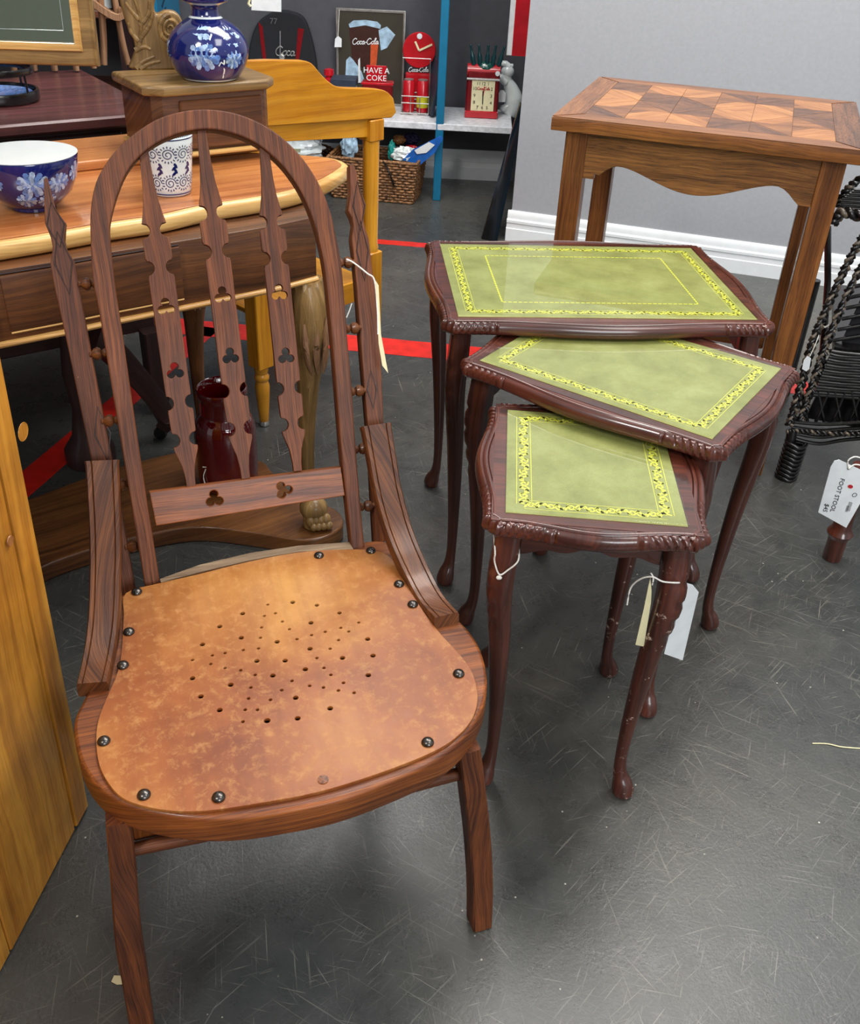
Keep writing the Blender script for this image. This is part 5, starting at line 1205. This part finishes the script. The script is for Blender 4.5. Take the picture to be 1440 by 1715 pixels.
# navy folder leaning on upright
fo = stand_on(722, 190)
solo('navy_folder', MB().box((fo.x + .002, 3.86, SHZ + .105), (.012, .16, .19), Matrix.Rotation(.18, 3, 'Y') @ Matrix.Rotation(.25, 3, 'Z'), .002).mesh('navy_folder', M['navy']), 'grey blue folder leaning against the teal upright', 'folder')
# alarm clock
ac = at(805, 198, SHZ); ak = thing('red_desk_clock', 'red square faced clock shaped like a vending machine on the white shelf', 'clock', tuple(ac))
ac.y -= .0; kx = px2m(ac)
ww = 54 * kx; zt = on(805, 118, ac, (0, 1, 0)).z; hh = zt - SHZ
part('case', MB().box((ac.x, ac.y + .035, SHZ + hh / 2), (ww, .07, hh - .002), None, .006).mesh('case', M['redd']), ak)
part('top_cap', MB().sweep([Vector((ac.x - ww / 2, ac.y + .03, SHZ + hh - .008)), Vector((ac.x + ww / 2, ac.y + .03, SHZ + hh - .008))], .028, n=20, upv=(0, 0, 1)).mesh('top_cap', M['red']), ak)
part('foot', MB().box((ac.x, ac.y + .03, SHZ + .014), (ww * 1.02, .078, .026), None, .003).mesh('foot', M['red']), ak)
fz0, fz1 = on(805, 186, ac, (0, 1, 0)).z, on(805, 134, ac, (0, 1, 0)).z; fw_ = 38 * kx
fc = part('clock_face', MB().box((ac.x + .002, ac.y - .001, (fz0 + fz1) / 2), (fw_, .004, fz1 - fz0), None, .001).mesh('clock_face', M['cream']), ak)
for z in (fz0 - .004, fz1 + .003): part('chrome_bar', MB().sweep([(ac.x - ww * .5, ac.y - .003, z), (ac.x + ww * .5, ac.y - .003, z)], .0045, n=10, upv=(0, 0, 1)).mesh('chrome_bar', M['silver']), ak)
for k in range(12):
    a = PI / 2 - 2 * PI * (k + 1) / 12; rx, rz = fw_ * .38, (fz1 - fz0) * .40; c, s = math.cos(a), math.sin(a); m = 1 / max(abs(c), abs(s)) * .96
    part('numeral', textmesh('numeral', str(k + 1), .017, M['ink'], .0006), fc, Matrix.Translation((ac.x + .002 + rx * c * m, ac.y - .0036, (fz0 + fz1) / 2 + rz * s * m)) @ Matrix.Rotation(PI / 2, 4, 'X'))
fcz = (fz0 + fz1) / 2
for dx, dz, m_, w_ in ((.004, .034, 'redink', .002), (.001, -.030, 'ink', .0018), (.0, .018, 'ink', .0022)): part('hand', MB().sweep([(ac.x + .002, ac.y - .005, fcz), (ac.x + .002 + dx, ac.y - .005, fcz + dz)], (w_, .0006), 'rect', upv=(0, 1, 0)).mesh('hand', M[m_]), fc)
me, w_ = script('Coca-Cola', .0085, 'redink', .1); part('script_lettering', me, fc, Matrix.Translation((ac.x - w_ / 2 + .003, ac.y - .0042, fcz + .022)) @ Matrix.Rotation(PI / 2, 4, 'X'))
gb = ac.x + 2 * kx
part('green_dome', MB().ball((ac.x + .008, ac.y + .03, zt + .004), (.046, .026, .026), 20, 10).mesh('green_dome', M['green'], ang=80), ak)
for i, dxp in enumerate((-20, -10, 1, 10, 20)):
    b0 = Vector((ac.x + .008 + dxp * kx, ac.y + .02, zt + .014)); lean = Matrix.Rotation(dxp * .012, 3, 'Y')
    part('bottle', MB().lathe([(.0075, 0), (.0095, .003), (.0085, .016), (.0098, .030), (.005, .046), (.0042, .066), (.0050, .071), (.004, .074)], 14, b0, lean).mesh('bottle', M['bottle']), ak)
part('round_badge', MB().lathe([(.009, 0), (.009, .002), (.001, .003)], 18, Vector((ac.x + ww * .42, ac.y - .002, zt - .008)), Matrix.Rotation(PI / 2, 3, 'X')).mesh('round_badge', M['white']), ak)
# white glazed figurine (plain)
fg = at(854, 193, SHZ); fgt = thing('glazed_figurine', 'plain white glazed animal ornament leaning beside the red square clock', 'figurine', tuple(fg)); kf = px2m(fg)
def fp(x, y): return on(x, y, fg + Vector((0, .03, 0)), (0, 1, 0))
pth = [fp(853, 192), fp(858, 180), fp(860, 165), fp(856, 150), fp(849, 136), fp(847, 124)]
part('body', MB().sweep(catmull(pth, 5), [(kf * r, kf * r * .9) for r in [float(np.interp(i, [0, 5, 10, 15, 20, 25], [13, 15, 15, 12, 9, 9])) for i in range(26)]], n=18, upv=(0, 1, 0)).mesh('body', M['porcg'], ang=90), fgt)
part('head', MB().ball(fp(850, 120), (kf * 11, kf * 10, kf * 10), 18, 12).mesh('head', M['porcg'], ang=90), fgt)
part('muzzle', MB().sweep([fp(852, 113), fp(846, 107), fp(839, 105)], [kf * 6.5, kf * 5.5, kf * 3.5], n=12, upv=(0, 1, 0)).mesh('muzzle', M['porcg'], ang=90), fgt)
for q in ([(848, 138), (840, 132), (836, 124)], [(852, 176), (843, 180), (839, 176)]):
    part('limb', MB().sweep(catmull([fp(*p) + Vector((0, -.012, 0)) for p in q], 5), [kf * 6] * 8 + [kf * 5, kf * 4, kf * 2], n=12, upv=(0, 1, 0)).mesh('limb', M['porcg'], ang=90), fgt)
part('ear', MB().ball(fp(857, 110), kf * 3.2).mesh('ear', M['porcg'], ang=90), fgt)
pg = thing('price_tag', 'small white tag hanging from the white glazed ornament', 'tag', tuple(fp(841, 160)))
card(pg, [on(x, y, fg + Vector((0, -.015, 0)), (0, 1, 0)) for x, y in ((835, 156), (838, 151), (843, 151), (847, 156), (846, 171), (835, 171))], M['white'])
# red sign
sd = 3.62; a, b = on(862, 93, (0, sd, 0), (0, 1, 0)), on(905, 0, (0, sd, 0), (0, 1, 0)); sn = thing('red_sign', 'red sign with white edge hanging at the corner of the grey wall', 'sign', (a.x, sd, a.z))
MS2 = frame((0, sd, 0), Xax, Zax)
part('white_edge', plate('white_edge', [rectl(a.x - .030, a.z, a.x + .12, a.z + .45)], .012, M['white'], .003), sn, MS2); part('red_face', plate('red_face', [rectl(a.x - .012, a.z + .0, a.x + .119, a.z + .449)], .003, M['red'], .0), sn, Matrix.Translation((0, -.008, 0)) @ MS2)
# black leaning frame
P1, P2 = at(808, 402), at(838, 404); top = on(872, 182, (0, 3.75, 0), (0, 1, 0))
a1 = at(806, 400, .001); a2 = at(832, 406, .001); tpz = on(880, 180, a2 + Vector((0, .25, 0)), (0, 1, 0)); tpz2 = tpz + (a1 - a2) * .5
V = [a1, a2, tpz, tpz + Vector((-.015, .08, 0))]; off_ = Vector((.0, .02, 0))
solo('leaning_board', MB().add([p - V[0] for p in V] + [p - V[0] + off_ for p in V], [(0, 1, 2, 3), (7, 6, 5, 4), (0, 4, 5, 1), (1, 5, 6, 2), (2, 6, 7, 3), (3, 7, 4, 0)]).mesh('leaning_board', M['black']), 'thin black board leaning in the corner against the grey wall', 'board', Matrix.Translation(V[0]))
# ---- baskets
def weave_box(cx, cy, w_, d_, h_, rz, mat, label, nrows=15, flare=1.1):
    t = thing('wicker_basket', label, 'basket', (cx, cy, 0), None, rz); B = tr(cx, cy, 0, rz); mb = MB()
    for r in range(nrows):
        z = .006 + h_ * r / (nrows - 1); k = 1 + (flare - 1) * r / nrows; pts = []
        hw, hd = w_ / 2 * k, d_ / 2 * k; per = 2 * (2 * hw + 2 * hd); n = 88; cr = .02
        for i in range(n):
            a = i / n * 4; s = int(a); f = a - s; cs = [(-hw, -hd), (hw, -hd), (hw, hd), (-hw, hd)]; p, q = cs[s], cs[(s + 1) % 4]; x, y = p[0] + (q[0] - p[0]) * f, p[1] + (q[1] - p[1]) * f
            nn = [(0, -1), (1, 0), (0, 1), (-1, 0)][s]; o = .0032 * (1 if (i + r) % 2 else -1)
            pts.append(Vector((x + nn[0] * o, y + nn[1] * o, z)))
        mb.sweep(pts, (.0042, h_ / nrows * .52), n=6, closed=True)
    part('woven_side', mb.mesh('woven_side', M[mat], ang=80, fix=False), t, B, None, 'stuff')
    part('inner_lining', MB().box((0, 0, h_ * .42), (w_ * .97, d_ * .97, h_ * .8)).mesh('inner_lining', M['basketd']), t, B)
    mb = MB(); k = flare; pts = [Vector((sx * w_ / 2 * k, sy * d_ / 2 * k, h_ + .006)) for sx, sy in ((-1, -1), (1, -1), (1, 1), (-1, 1))]
    part('rim', mb.sweep(pts, (.007, .006), n=8, closed=True).mesh('rim', M[mat]), t, B)
    return t, B
c1 = at(700, 342); c2 = at(726, 318); bh = .150
bt, BTm = weave_box(-.262, 3.735, .315, .19, bh, -.15, 'basket', 'rectangular woven cane basket of bagged toys under the white shelf')
hd_ = [Vector((.045, -.108, bh + .008)), Vector((.067, -.116, bh - .02)), Vector((.081, -.114, bh - .055)), Vector((.089, -.110, bh - .085))]
part('leather_strap', MB().sweep([BTm @ p for p in catmull(hd_, 6)], [(.004, .003)] * 13 + [(.005, .004), (.008, .004), (.009, .004), (.009, .004), (.008, .004), (.004, .003)], n=8).mesh('leather_strap', M['black']), bt)
def blob(name, c, r, mat, seed, lump=.35, freq=14):
    mb = MB(); n, m = 36, 22; V = []
    for j in range(m + 1):
        ph = PI * j / m - PI / 2
        for i in range(n):
            a = 2 * PI * i / n; p = Vector((math.cos(ph) * math.cos(a), math.cos(ph) * math.sin(a), math.sin(ph))); q = 1 + lump * (noise.noise(p * 2.4 + Vector((seed, 0, 0))) + .5 * noise.noise(p * 6 + Vector((seed, 3, 0))))
            V.append((c[0] + p.x * r[0] * q, c[1] + p.y * r[1] * q, c[2] + p.z * r[2] * q))
    return mb.add(V, [(j * n + i, j * n + (i + 1) % n, (j + 1) * n + (i + 1) % n, (j + 1) * n + i) for j in range(m) for i in range(n)]).mesh(name, M[mat], ang=25)
def item(name, x, y, z, r, mat, seed, label, cat, yoff=0, lump=.35):
    p = at(x, y, z); solo(name, blob(name, (0, 0, 0), r, mat, seed, lump), label, cat, Matrix.Translation((p.x, p.y + yoff, p.z)))
item('teal_toy', 655, 255, .17, (.014, .014, .034), 'tealt', 2, 'teal green toy at the left of the rectangular basket', 'toy', .02)
item('orange_toy', 668, 236, .185, (.024, .02, .016), 'p_light', 3, 'orange and cream bagged toy at the back of the rectangular basket', 'toy', .02)
item('purple_toy', 688, 235, .185, (.032, .022, .022), 'purple', 4, 'dark purple soft toy in the rectangular basket', 'toy', .02)
item('plastic_bag', 678, 262, .168, (.05, .03, .028), 'porcg', 5, 'crumpled clear plastic bag in the middle of the rectangular basket', 'bag', .02)
item('pink_toy', 690, 252, .178, (.028, .018, .014), 'red', 6, 'pinkish red bagged toy beside the blue packet', 'toy', .02)
q1 = [on(x, y, (0, 3.66, 0), (0, 1, 0)) for x, y in ((674, 268), (690, 252), (738, 228), (742, 232), (728, 256), (704, 276))]
card(None, q1, M['bluepack'], .012, 'blue_packet'); o = bpy.data.objects[[k for k in WM if k.startswith('blue_packet')][-1]]; o['label'] = 'bright blue packet sticking out of the rectangular basket'; o['category'] = 'packet'
q2 = [on(x, y, (0, 3.655, 0), (0, 1, 0)) for x, y in ((694, 252), (718, 238), (728, 243), (714, 256), (698, 258))]
card(o, q2, M['white'], .003, 'printed_label')
# round basket
rb_c = Vector((-.60, 3.80, 0)); rbk = thing('wicker_basket', 'round bowl shaped wicker basket behind the yellow washstand', 'basket', tuple(rb_c)); mb = MB()
for r in range(14):
    z = .006 + .13 * r / 13; R_ = .085 + .075 * (r / 13) ** .8; n = 64
    mb.sweep([rb_c + Vector(((R_ + (.003 if (i + r) % 2 else -.003)) * math.cos(2 * PI * i / n), (R_ + (.003 if (i + r) % 2 else -.003)) * math.sin(2 * PI * i / n), z)) for i in range(n)], (.004, .0055), n=6, closed=True)
part('woven_side', mb.mesh('woven_side', M['basketd'], ang=80, fix=False), rbk, None, None, 'stuff')
part('base', MB().lathe([(.08, .001), (.085, .004), (.14, .10), (.13, .105), (.001, .10)], 32, rb_c).mesh('base', M['basketd']), rbk)
solo('plastic_bag', blob('plastic_bag', (0, 0, 0), (.10, .07, .045), 'porc', 11, .3), 'large crumpled white plastic bag heaped in the round basket', 'bag', Matrix.Translation(rb_c + Vector((.02, 0, .150))))
solo('green_bag', blob('green_bag', (0, 0, 0), (.045, .04, .035), 'porcg', 12, .3), 'pale green bag at the left of the round basket', 'bag', Matrix.Translation(rb_c + Vector((-.09, -.01, .155))))
solo('yellow_toy', blob('yellow_toy', (0, 0, 0), (.04, .02, .014), 'yellow', 13, .3), 'yellow green toy at the front of the round basket', 'toy', Matrix.Translation(rb_c + Vector((-.01, -.085, .128))))
solo('bagged_cloth', blob('bagged_cloth', (0, 0, 0), (.03, .03, .05), 'ice', 14, .3), 'pale blue bagged cloth between the round and rectangular baskets', 'bag', Matrix.Translation(Vector((-.37, 3.70, .19))))
# hanging white card top
hc = on(445, 8, (0, 3.0, 0), (0, 1, 0)); ht = thing('hanging_card', 'blank pale card hanging at the top above the black jacket', 'tag', tuple(hc))
card(ht, [on(x, y, (0, 3.0, 0), (0, 1, 0)) for x, y in ((421, -30), (471, -30), (471, 20), (421, 17))], M['white'], .001)
wire('string', [hc + Vector((0, 0, .04)), hc + Vector((0, 0, .3)), hc + Vector((0, 0, .9))], .001, M['string'], ht)
part('fringe', MB().sweep([on(x, y, (0, 2.99, 0), (0, 1, 0)) for x, y in ((413, -10), (418, 0), (416, 6), (420, 11))], .004, n=6).mesh('fringe', M['cream']), ht)
# dark cabinet on the far left back wall
dc = thing('display_cabinet', 'dark cabinet with shelves of jars seen between mirror and carved support', 'cabinet', (-1.6, 3.6, 0))
for z in (.02, .35, .62, .9, 1.2): part('shelf', MB().box((-1.60, 3.75, z), (.9, .35, .02)).mesh('shelf', M['reddish'], (1, 0, 0)), dc)
for x in (-2.04, -1.16): part('side_panel', MB().box((x, 3.75, .7), (.02, .35, 1.38)).mesh('side_panel', M['darkm2']), dc)
for x, z, lb_ in ((-1.24, .631, 'dim storage jar on the lower visible shelf of the dark cabinet'), (-1.24, .911, 'dim storage jar on the higher shelf of the dark cabinet')):
    solo('glass_jar', MB().lathe([(.03, 0), (.035, .004), (.035, .08), (.02, .1), (.024, .12), (.001, .122)], 20).mesh('glass_jar', M['porcg']), lb_, 'jar', Matrix.Translation((x, 3.66, z)), 'jars in the dark cabinet')

# ================================================================== BLACK WICKER CHAIR (right)
wf = at(1318, 800); 
wk = thing('wicker_chair', 'black painted wicker armchair with worn braided edges at the right', 'chair', tuple(wf))
wn = Vector((.28, 1, 0)).normalized()
def wp(x, y, d=0.0): return on(x, y, wf + wn * d, wn)
def braid(name, pts, r, seed=0, light=.5):
    path = catmull(pts, 10); N = len(path); L = sum((path[i + 1] - path[i]).length for i in range(N - 1)); a_, b_ = MB(), MB()
    for s in range(3):
        out = []
        for i, p in enumerate(path):
            t = (path[min(i + 1, N - 1)] - path[max(i - 1, 0)]).normalized(); a = Vector((0, .3, 1)).cross(t).normalized(); bb = t.cross(a); u = i / (N - 1) * L / (r * 4.2) * 2 * PI + s * 2 * PI / 3
            out.append(p + a * r * .75 * math.sin(u) + bb * r * .4 * math.sin(2 * u))
        (b_ if s == seed % 3 and light else a_).sweep(catmull(out, 2), r * .42, n=6)
    o = part(name, a_.mesh(name, M['wick'], ang=80, fix=False), wk)
    if b_.v: part('worn_strand', b_.mesh('worn_strand', M['wickl'], ang=80, fix=False), o, None, 'strand worn to bare cane')
# front leg with wrapping
part('leg', MB().sweep([wp(1312, 806) * 1, wp(1327, 720)], .011, n=12).mesh('leg', M['wick']), wk)
mb = MB()
for i in range(9):
    t = i / 8; c = wp(1316, 796).lerp(wp(1333, 742), t); ax = (wp(1333, 742) - wp(1316, 796)).normalized(); a = ax.cross(Vector((0, 1, 0))).normalized(); b = ax.cross(a)
    mb.sweep([c + (a * math.cos(k * PI / 8) + b * math.sin(k * PI / 8)) * .0195 + ax * .002 * math.sin(k) for k in range(16)], .0048, n=6, closed=True)
part('leg_wrapping', mb.mesh('leg_wrapping', M['wick'], ang=80, fix=False), wk, None, None, 'stuff')
for dd, xo in ((.42, 60), (.0, 330), (.42, 400)):
    b = wf + wn * dd + Vector((wn.y, -wn.x, 0)) * (0 if xo == 60 else .46); b.z = 0.001
    part('leg', MB().sweep([b, b + Vector((0, 0, .30))], .013, n=12).mesh('leg', M['wick']), wk)
braid('braided_edge', [wp(1322, 712), wp(1340, 650), wp(1362, 570), wp(1392, 500), wp(1425, 430), wp(1455, 380)], .0095, 1)
braid('braided_edge', [wp(1340, 705, .01), wp(1362, 640, .01), wp(1390, 560, .01), wp(1430, 470, .01), wp(1470, 400, .01)], .0095, 0)
braid('bottom_braid', [wp(1318, 722), wp(1350, 722), wp(1400, 726), wp(1450, 726), wp(1520, 722)], .0080, 2)
for k in range(4):
    y = 706 + k * 9; part('rail_reed', MB().sweep(catmull([wp(1325, y, .005), wp(1370, y + 4 + 2 * k, .005), wp(1420, y + 3, .005), wp(1520, y - 4, .005)], 6), .0042, n=8).mesh('rail_reed', M['wick']), wk)
braid('arm_braid', [wp(1394, 372, .06), wp(1410, 356, .06), wp(1440, 362, .06), wp(1500, 380, .06)], .014, 0)
braid('arm_braid', [wp(1402, 345, .10), wp(1416, 322, .10), wp(1440, 300, .10), wp(1500, 270, .10)], .010, 1)
mb = MB()
for k in range(14):
    y0 = 318 + k * 3; mb.sweep([wp(1408 + max(0, 22 - k * 4), y0, .08), wp(1500, y0 + 6 - 3 * (k % 2), .08)], .0030, n=6)
part('arm_weave', mb.mesh('arm_weave', M['wick'], ang=80, fix=False), wk, None, None, 'stuff')
part('arm_prop', MB().sweep([wp(1386, 380, .04), wp(1386, 470, .04), wp(1380, 560, .04), wp(1373, 640, .03)], .0065, n=10).mesh('arm_prop', M['wick']), wk)
wire('string', [wp(1376, 545, .03), wp(1381, 548, .02), wp(1387, 545, .03)], .002, M['string'], wk)
mb = MB()
for k in range(17):
    y = 588 + k * 4.6; x = 1392 - k * 1.9
    mb.sweep(catmull([wp(x, y, .02), wp(1410, y + 3 + (k % 2) * 1.5, .02), wp(1460, y + 8 - (k % 2) * 1.5, .02), wp(1520, y + 12, .02)], 4), .0042, n=6)
part('seat_weave', mb.mesh('seat_weave', M['wick'], ang=80, fix=False), wk, None, None, 'stuff')
mb = MB()
for k in range(9):
    xa = 1352 + k * 14; mb.sweep([wp(xa, 706, .02), wp(xa + (22 if k % 2 else -10), 655, .02)], .0040, n=6)
part('lattice_reeds', mb.mesh('lattice_reeds', M['wick'], ang=80, fix=False), wk, None, None, 'stuff')
sa = [wp(1396, 585, .03), wp(1520, 600, .03)]; sbk = [sa[1] + wn * .38, sa[0] + wn * .38 + Vector((.02, 0, 0))]
V = sa + sbk
part('seat_cushion', MB().add([p + Vector((0, 0, .006)) for p in V] + [p - Vector((0, 0, .012)) for p in V], [(0, 1, 2, 3), (7, 6, 5, 4), (0, 4, 5, 1), (1, 5, 6, 2), (2, 6, 7, 3), (3, 7, 4, 0)]).mesh('seat_cushion', M['wick']), wk)
V = [wp(1398, 600, .06), wp(1470, 440, .06), wp(1560, 440, .06), wp(1560, 740, .06), wp(1350, 700, .06)]; n = 5
part('side_panel', MB().add([p for p in V] + [p + wn * .01 for p in V], [tuple(range(n)), tuple(range(2 * n - 1, n - 1, -1))] + [(i, i + n, (i + 1) % n + n, (i + 1) % n) for i in range(n)]).mesh('side_panel', M['blackm']), wk)
mb = MB()
for k in range(12):
    t0, t1 = k / 12, (k + 1) / 12; xa = 1400 + k * 6; mb.sweep([wp(1360 + k * 7, 660 - k * 18, .055), wp(1520, 640 - k * 18, .055)], .0042, n=6)
part('side_weave', mb.mesh('side_weave', M['wick'], ang=80, fix=False), wk, None, None, 'stuff')
wtg = thing('price_tag', 'small blank pale tag hanging from the black wicker chair', 'tag', tuple(wp(1349, 605, .0)))
card(wtg, [wp(x, y, -.02) for x, y in ((1343, 618), (1346, 603), (1352, 596), (1358, 600), (1355, 618), (1350, 622))], M['white'])
wire('string', [wp(1356, 597, -.02), wp(1368, 570, -.01), wp(1376, 545, .02)], .0008, M['string'], wtg)
# ================================================================== FOOTSTOOL with tag
fsf = at(1392, 935); fs = thing('footstool', 'dark mahogany footstool with ringed leg cut by the right edge', 'footstool', tuple(fsf))
fn = Vector((0, 1, 0))
topf = on(1444, 780, fsf + Vector((.0, 0, 0)), fn)
dirf = (topf - fsf); Rf = dirf.to_track_quat('Z', 'Y').to_matrix(); Lf = dirf.length
part('leg', MB().lathe([(.016, 0), (.017, .003), (.0175, .045), (.019, .052), (.0225, .056), (.0235, .060), (.0205, .066), (.017, .072), (.0155, .10), (.015, Lf - .03), (.016, Lf)], 24, fsf + Vector((0, 0, .001)), Rf).mesh('leg', M['maho']), fs)
seatc = fsf + Vector((.27, .10, .27))
part('seat', MB().box(seatc, (.34, .28, .06), None, .012).mesh('seat', M['maho']), fs)
for dx, dy in ((.42, 0), (.42, .22), (.14, .22)): part('leg', MB().lathe([(.016, 0), (.0175, .045), (.0235, .060), (.017, .072), (.015, .25)], 20, fsf + Vector((dx, dy, .001))).mesh('leg', M['maho']), fs)
ft_ = thing('price_tag', 'white price tag reading FOOT STOOL $45 at the right edge', 'tag', tuple(on(1405, 820, fsf, fn)))
fr_n = fsf + Vector((0, -.035, 0))
cpts = [on(x, y, fr_n, fn) for x, y in ((1397, 772), (1405, 770), (1452, 792), (1445, 835), (1417, 884), (1370, 858), (1391, 782))]
card(ft_, cpts, M['white'], .0008)
ux = (on(1417, 884, fr_n, fn) - on(1370, 858, fr_n, fn)).normalized(); uy = (on(1397, 772, fr_n, fn) - on(1370, 858, fr_n, fn)).normalized()
def tagtext(s, x, y, size, mat='ink', vert=True):
    P = on(x, y, fr_n + Vector((0, -.0006, 0)), fn); Mx = frame(P, -uy, ux); me = textmesh('lettering', s, size, M[mat], .0003, .25); part('lettering', me, ft_, Mx)
tagtext('FOOT STOOL', 1402, 829, .0115); tagtext('$45', 1383, 850, .0115)
for i, (x, y) in enumerate(((1423, 848), (1419, 852))): tagtext('||||||||||', x, y, .0075 if i == 0 else .005)
P = on(1424, 815, fr_n + Vector((0, -.0008, 0)), fn)
part('red_logo', plate('red_logo', [circle(0, 0, .0048, 16, .0036)], .0003, M['redink']), ft_, frame(P, ux, uy)); P = on(1431, 829, fr_n + Vector((0, -.0008, 0)), fn)
part('black_logo', plate('black_logo', [circle(0, 0, .0042, 16), circle(0, 0, .0034, 16)], .0003, M['ink']), ft_, frame(P, ux, uy))
P = on(1421, 785, fr_n + Vector((0, -.0008, 0)), fn); part('punched_hole', plate('punched_hole', [circle(0, 0, .0022, 14)], .0003, M['ink']), ft_, frame(P, ux, uy))
wire('string', [on(1421, 785, fr_n + Vector((0, -.002, 0)), fn), on(1420, 772, fr_n, fn), on(1432, 765, fr_n, fn), on(1450, 770, fr_n, fn)], .0012, M['string'], ft_)
wire('string', [on(1421, 785, fr_n + Vector((0, -.002, 0)), fn), on(1432, 778, fr_n, fn), on(1450, 782, fr_n, fn)], .0012, M['string'], ft_)
# brown furniture behind wicker chair
bf = at(1408, 458); bfu = thing('reddish_cabinet', 'reddish brown cabinet corner beyond the black wicker chair', 'cabinet', tuple(bf))
part('plinth_moulding', MB().box(bf + Vector((.2, .12, .035)), (.42, .25, .05), None, .006).mesh('plinth_moulding', M['reddish'], (1, 0, 0)), bfu)
part('post', MB().box(bf + Vector((.02, .03, .36)), (.03, .03, .60), None, .004).mesh('post', M['reddish']), bfu)
part('panel', MB().box(bf + Vector((.21, .13, .36)), (.36, .2, .60), None, .004).mesh('panel', M['darkm2']), bfu)
for x in (.03, .37): part('foot', MB().box(bf + Vector((x, .06, .0055)), (.05, .05, .009), None, .002).mesh('foot', M['reddish']), bfu)
# paper scrap on floor
ps = at(205, 1640); pq = [(-.011, -.004), (-.004, -.007), (.006, -.006), (.009, .006), (.000, .008), (-.002, .003), (-.010, .003)]
solo('paper_scrap', plate('paper_scrap', [pq], .0008, M['cream'], 0), 'torn cream paper scrap on the floor beside the oak chair foot', 'paper', Matrix.Translation((ps.x, ps.y, .0012)))
for (x, y, r) in ((1222, 890, .6), (1165, 1130, .5), (1135, 1475, .35)):
    q = at(1222, 887) if x == 1222 else at(x, y)
sw = at(1400, 1250)
solo('straw_strand', MB().sweep(catmull([at(1360, 1246) + Vector((0, 0, .0012)), at(1385, 1247) + Vector((0, 0, .0016)), at(1410, 1252) + Vector((0, 0, .0012)), at(1450, 1255) + Vector((0, 0, .0012))], 5), .0009, n=6).mesh('straw_strand', M['cream']), 'thin pale straw strand lying on the floor near the right edge', 'straw')
bpy.context.view_layer.update()
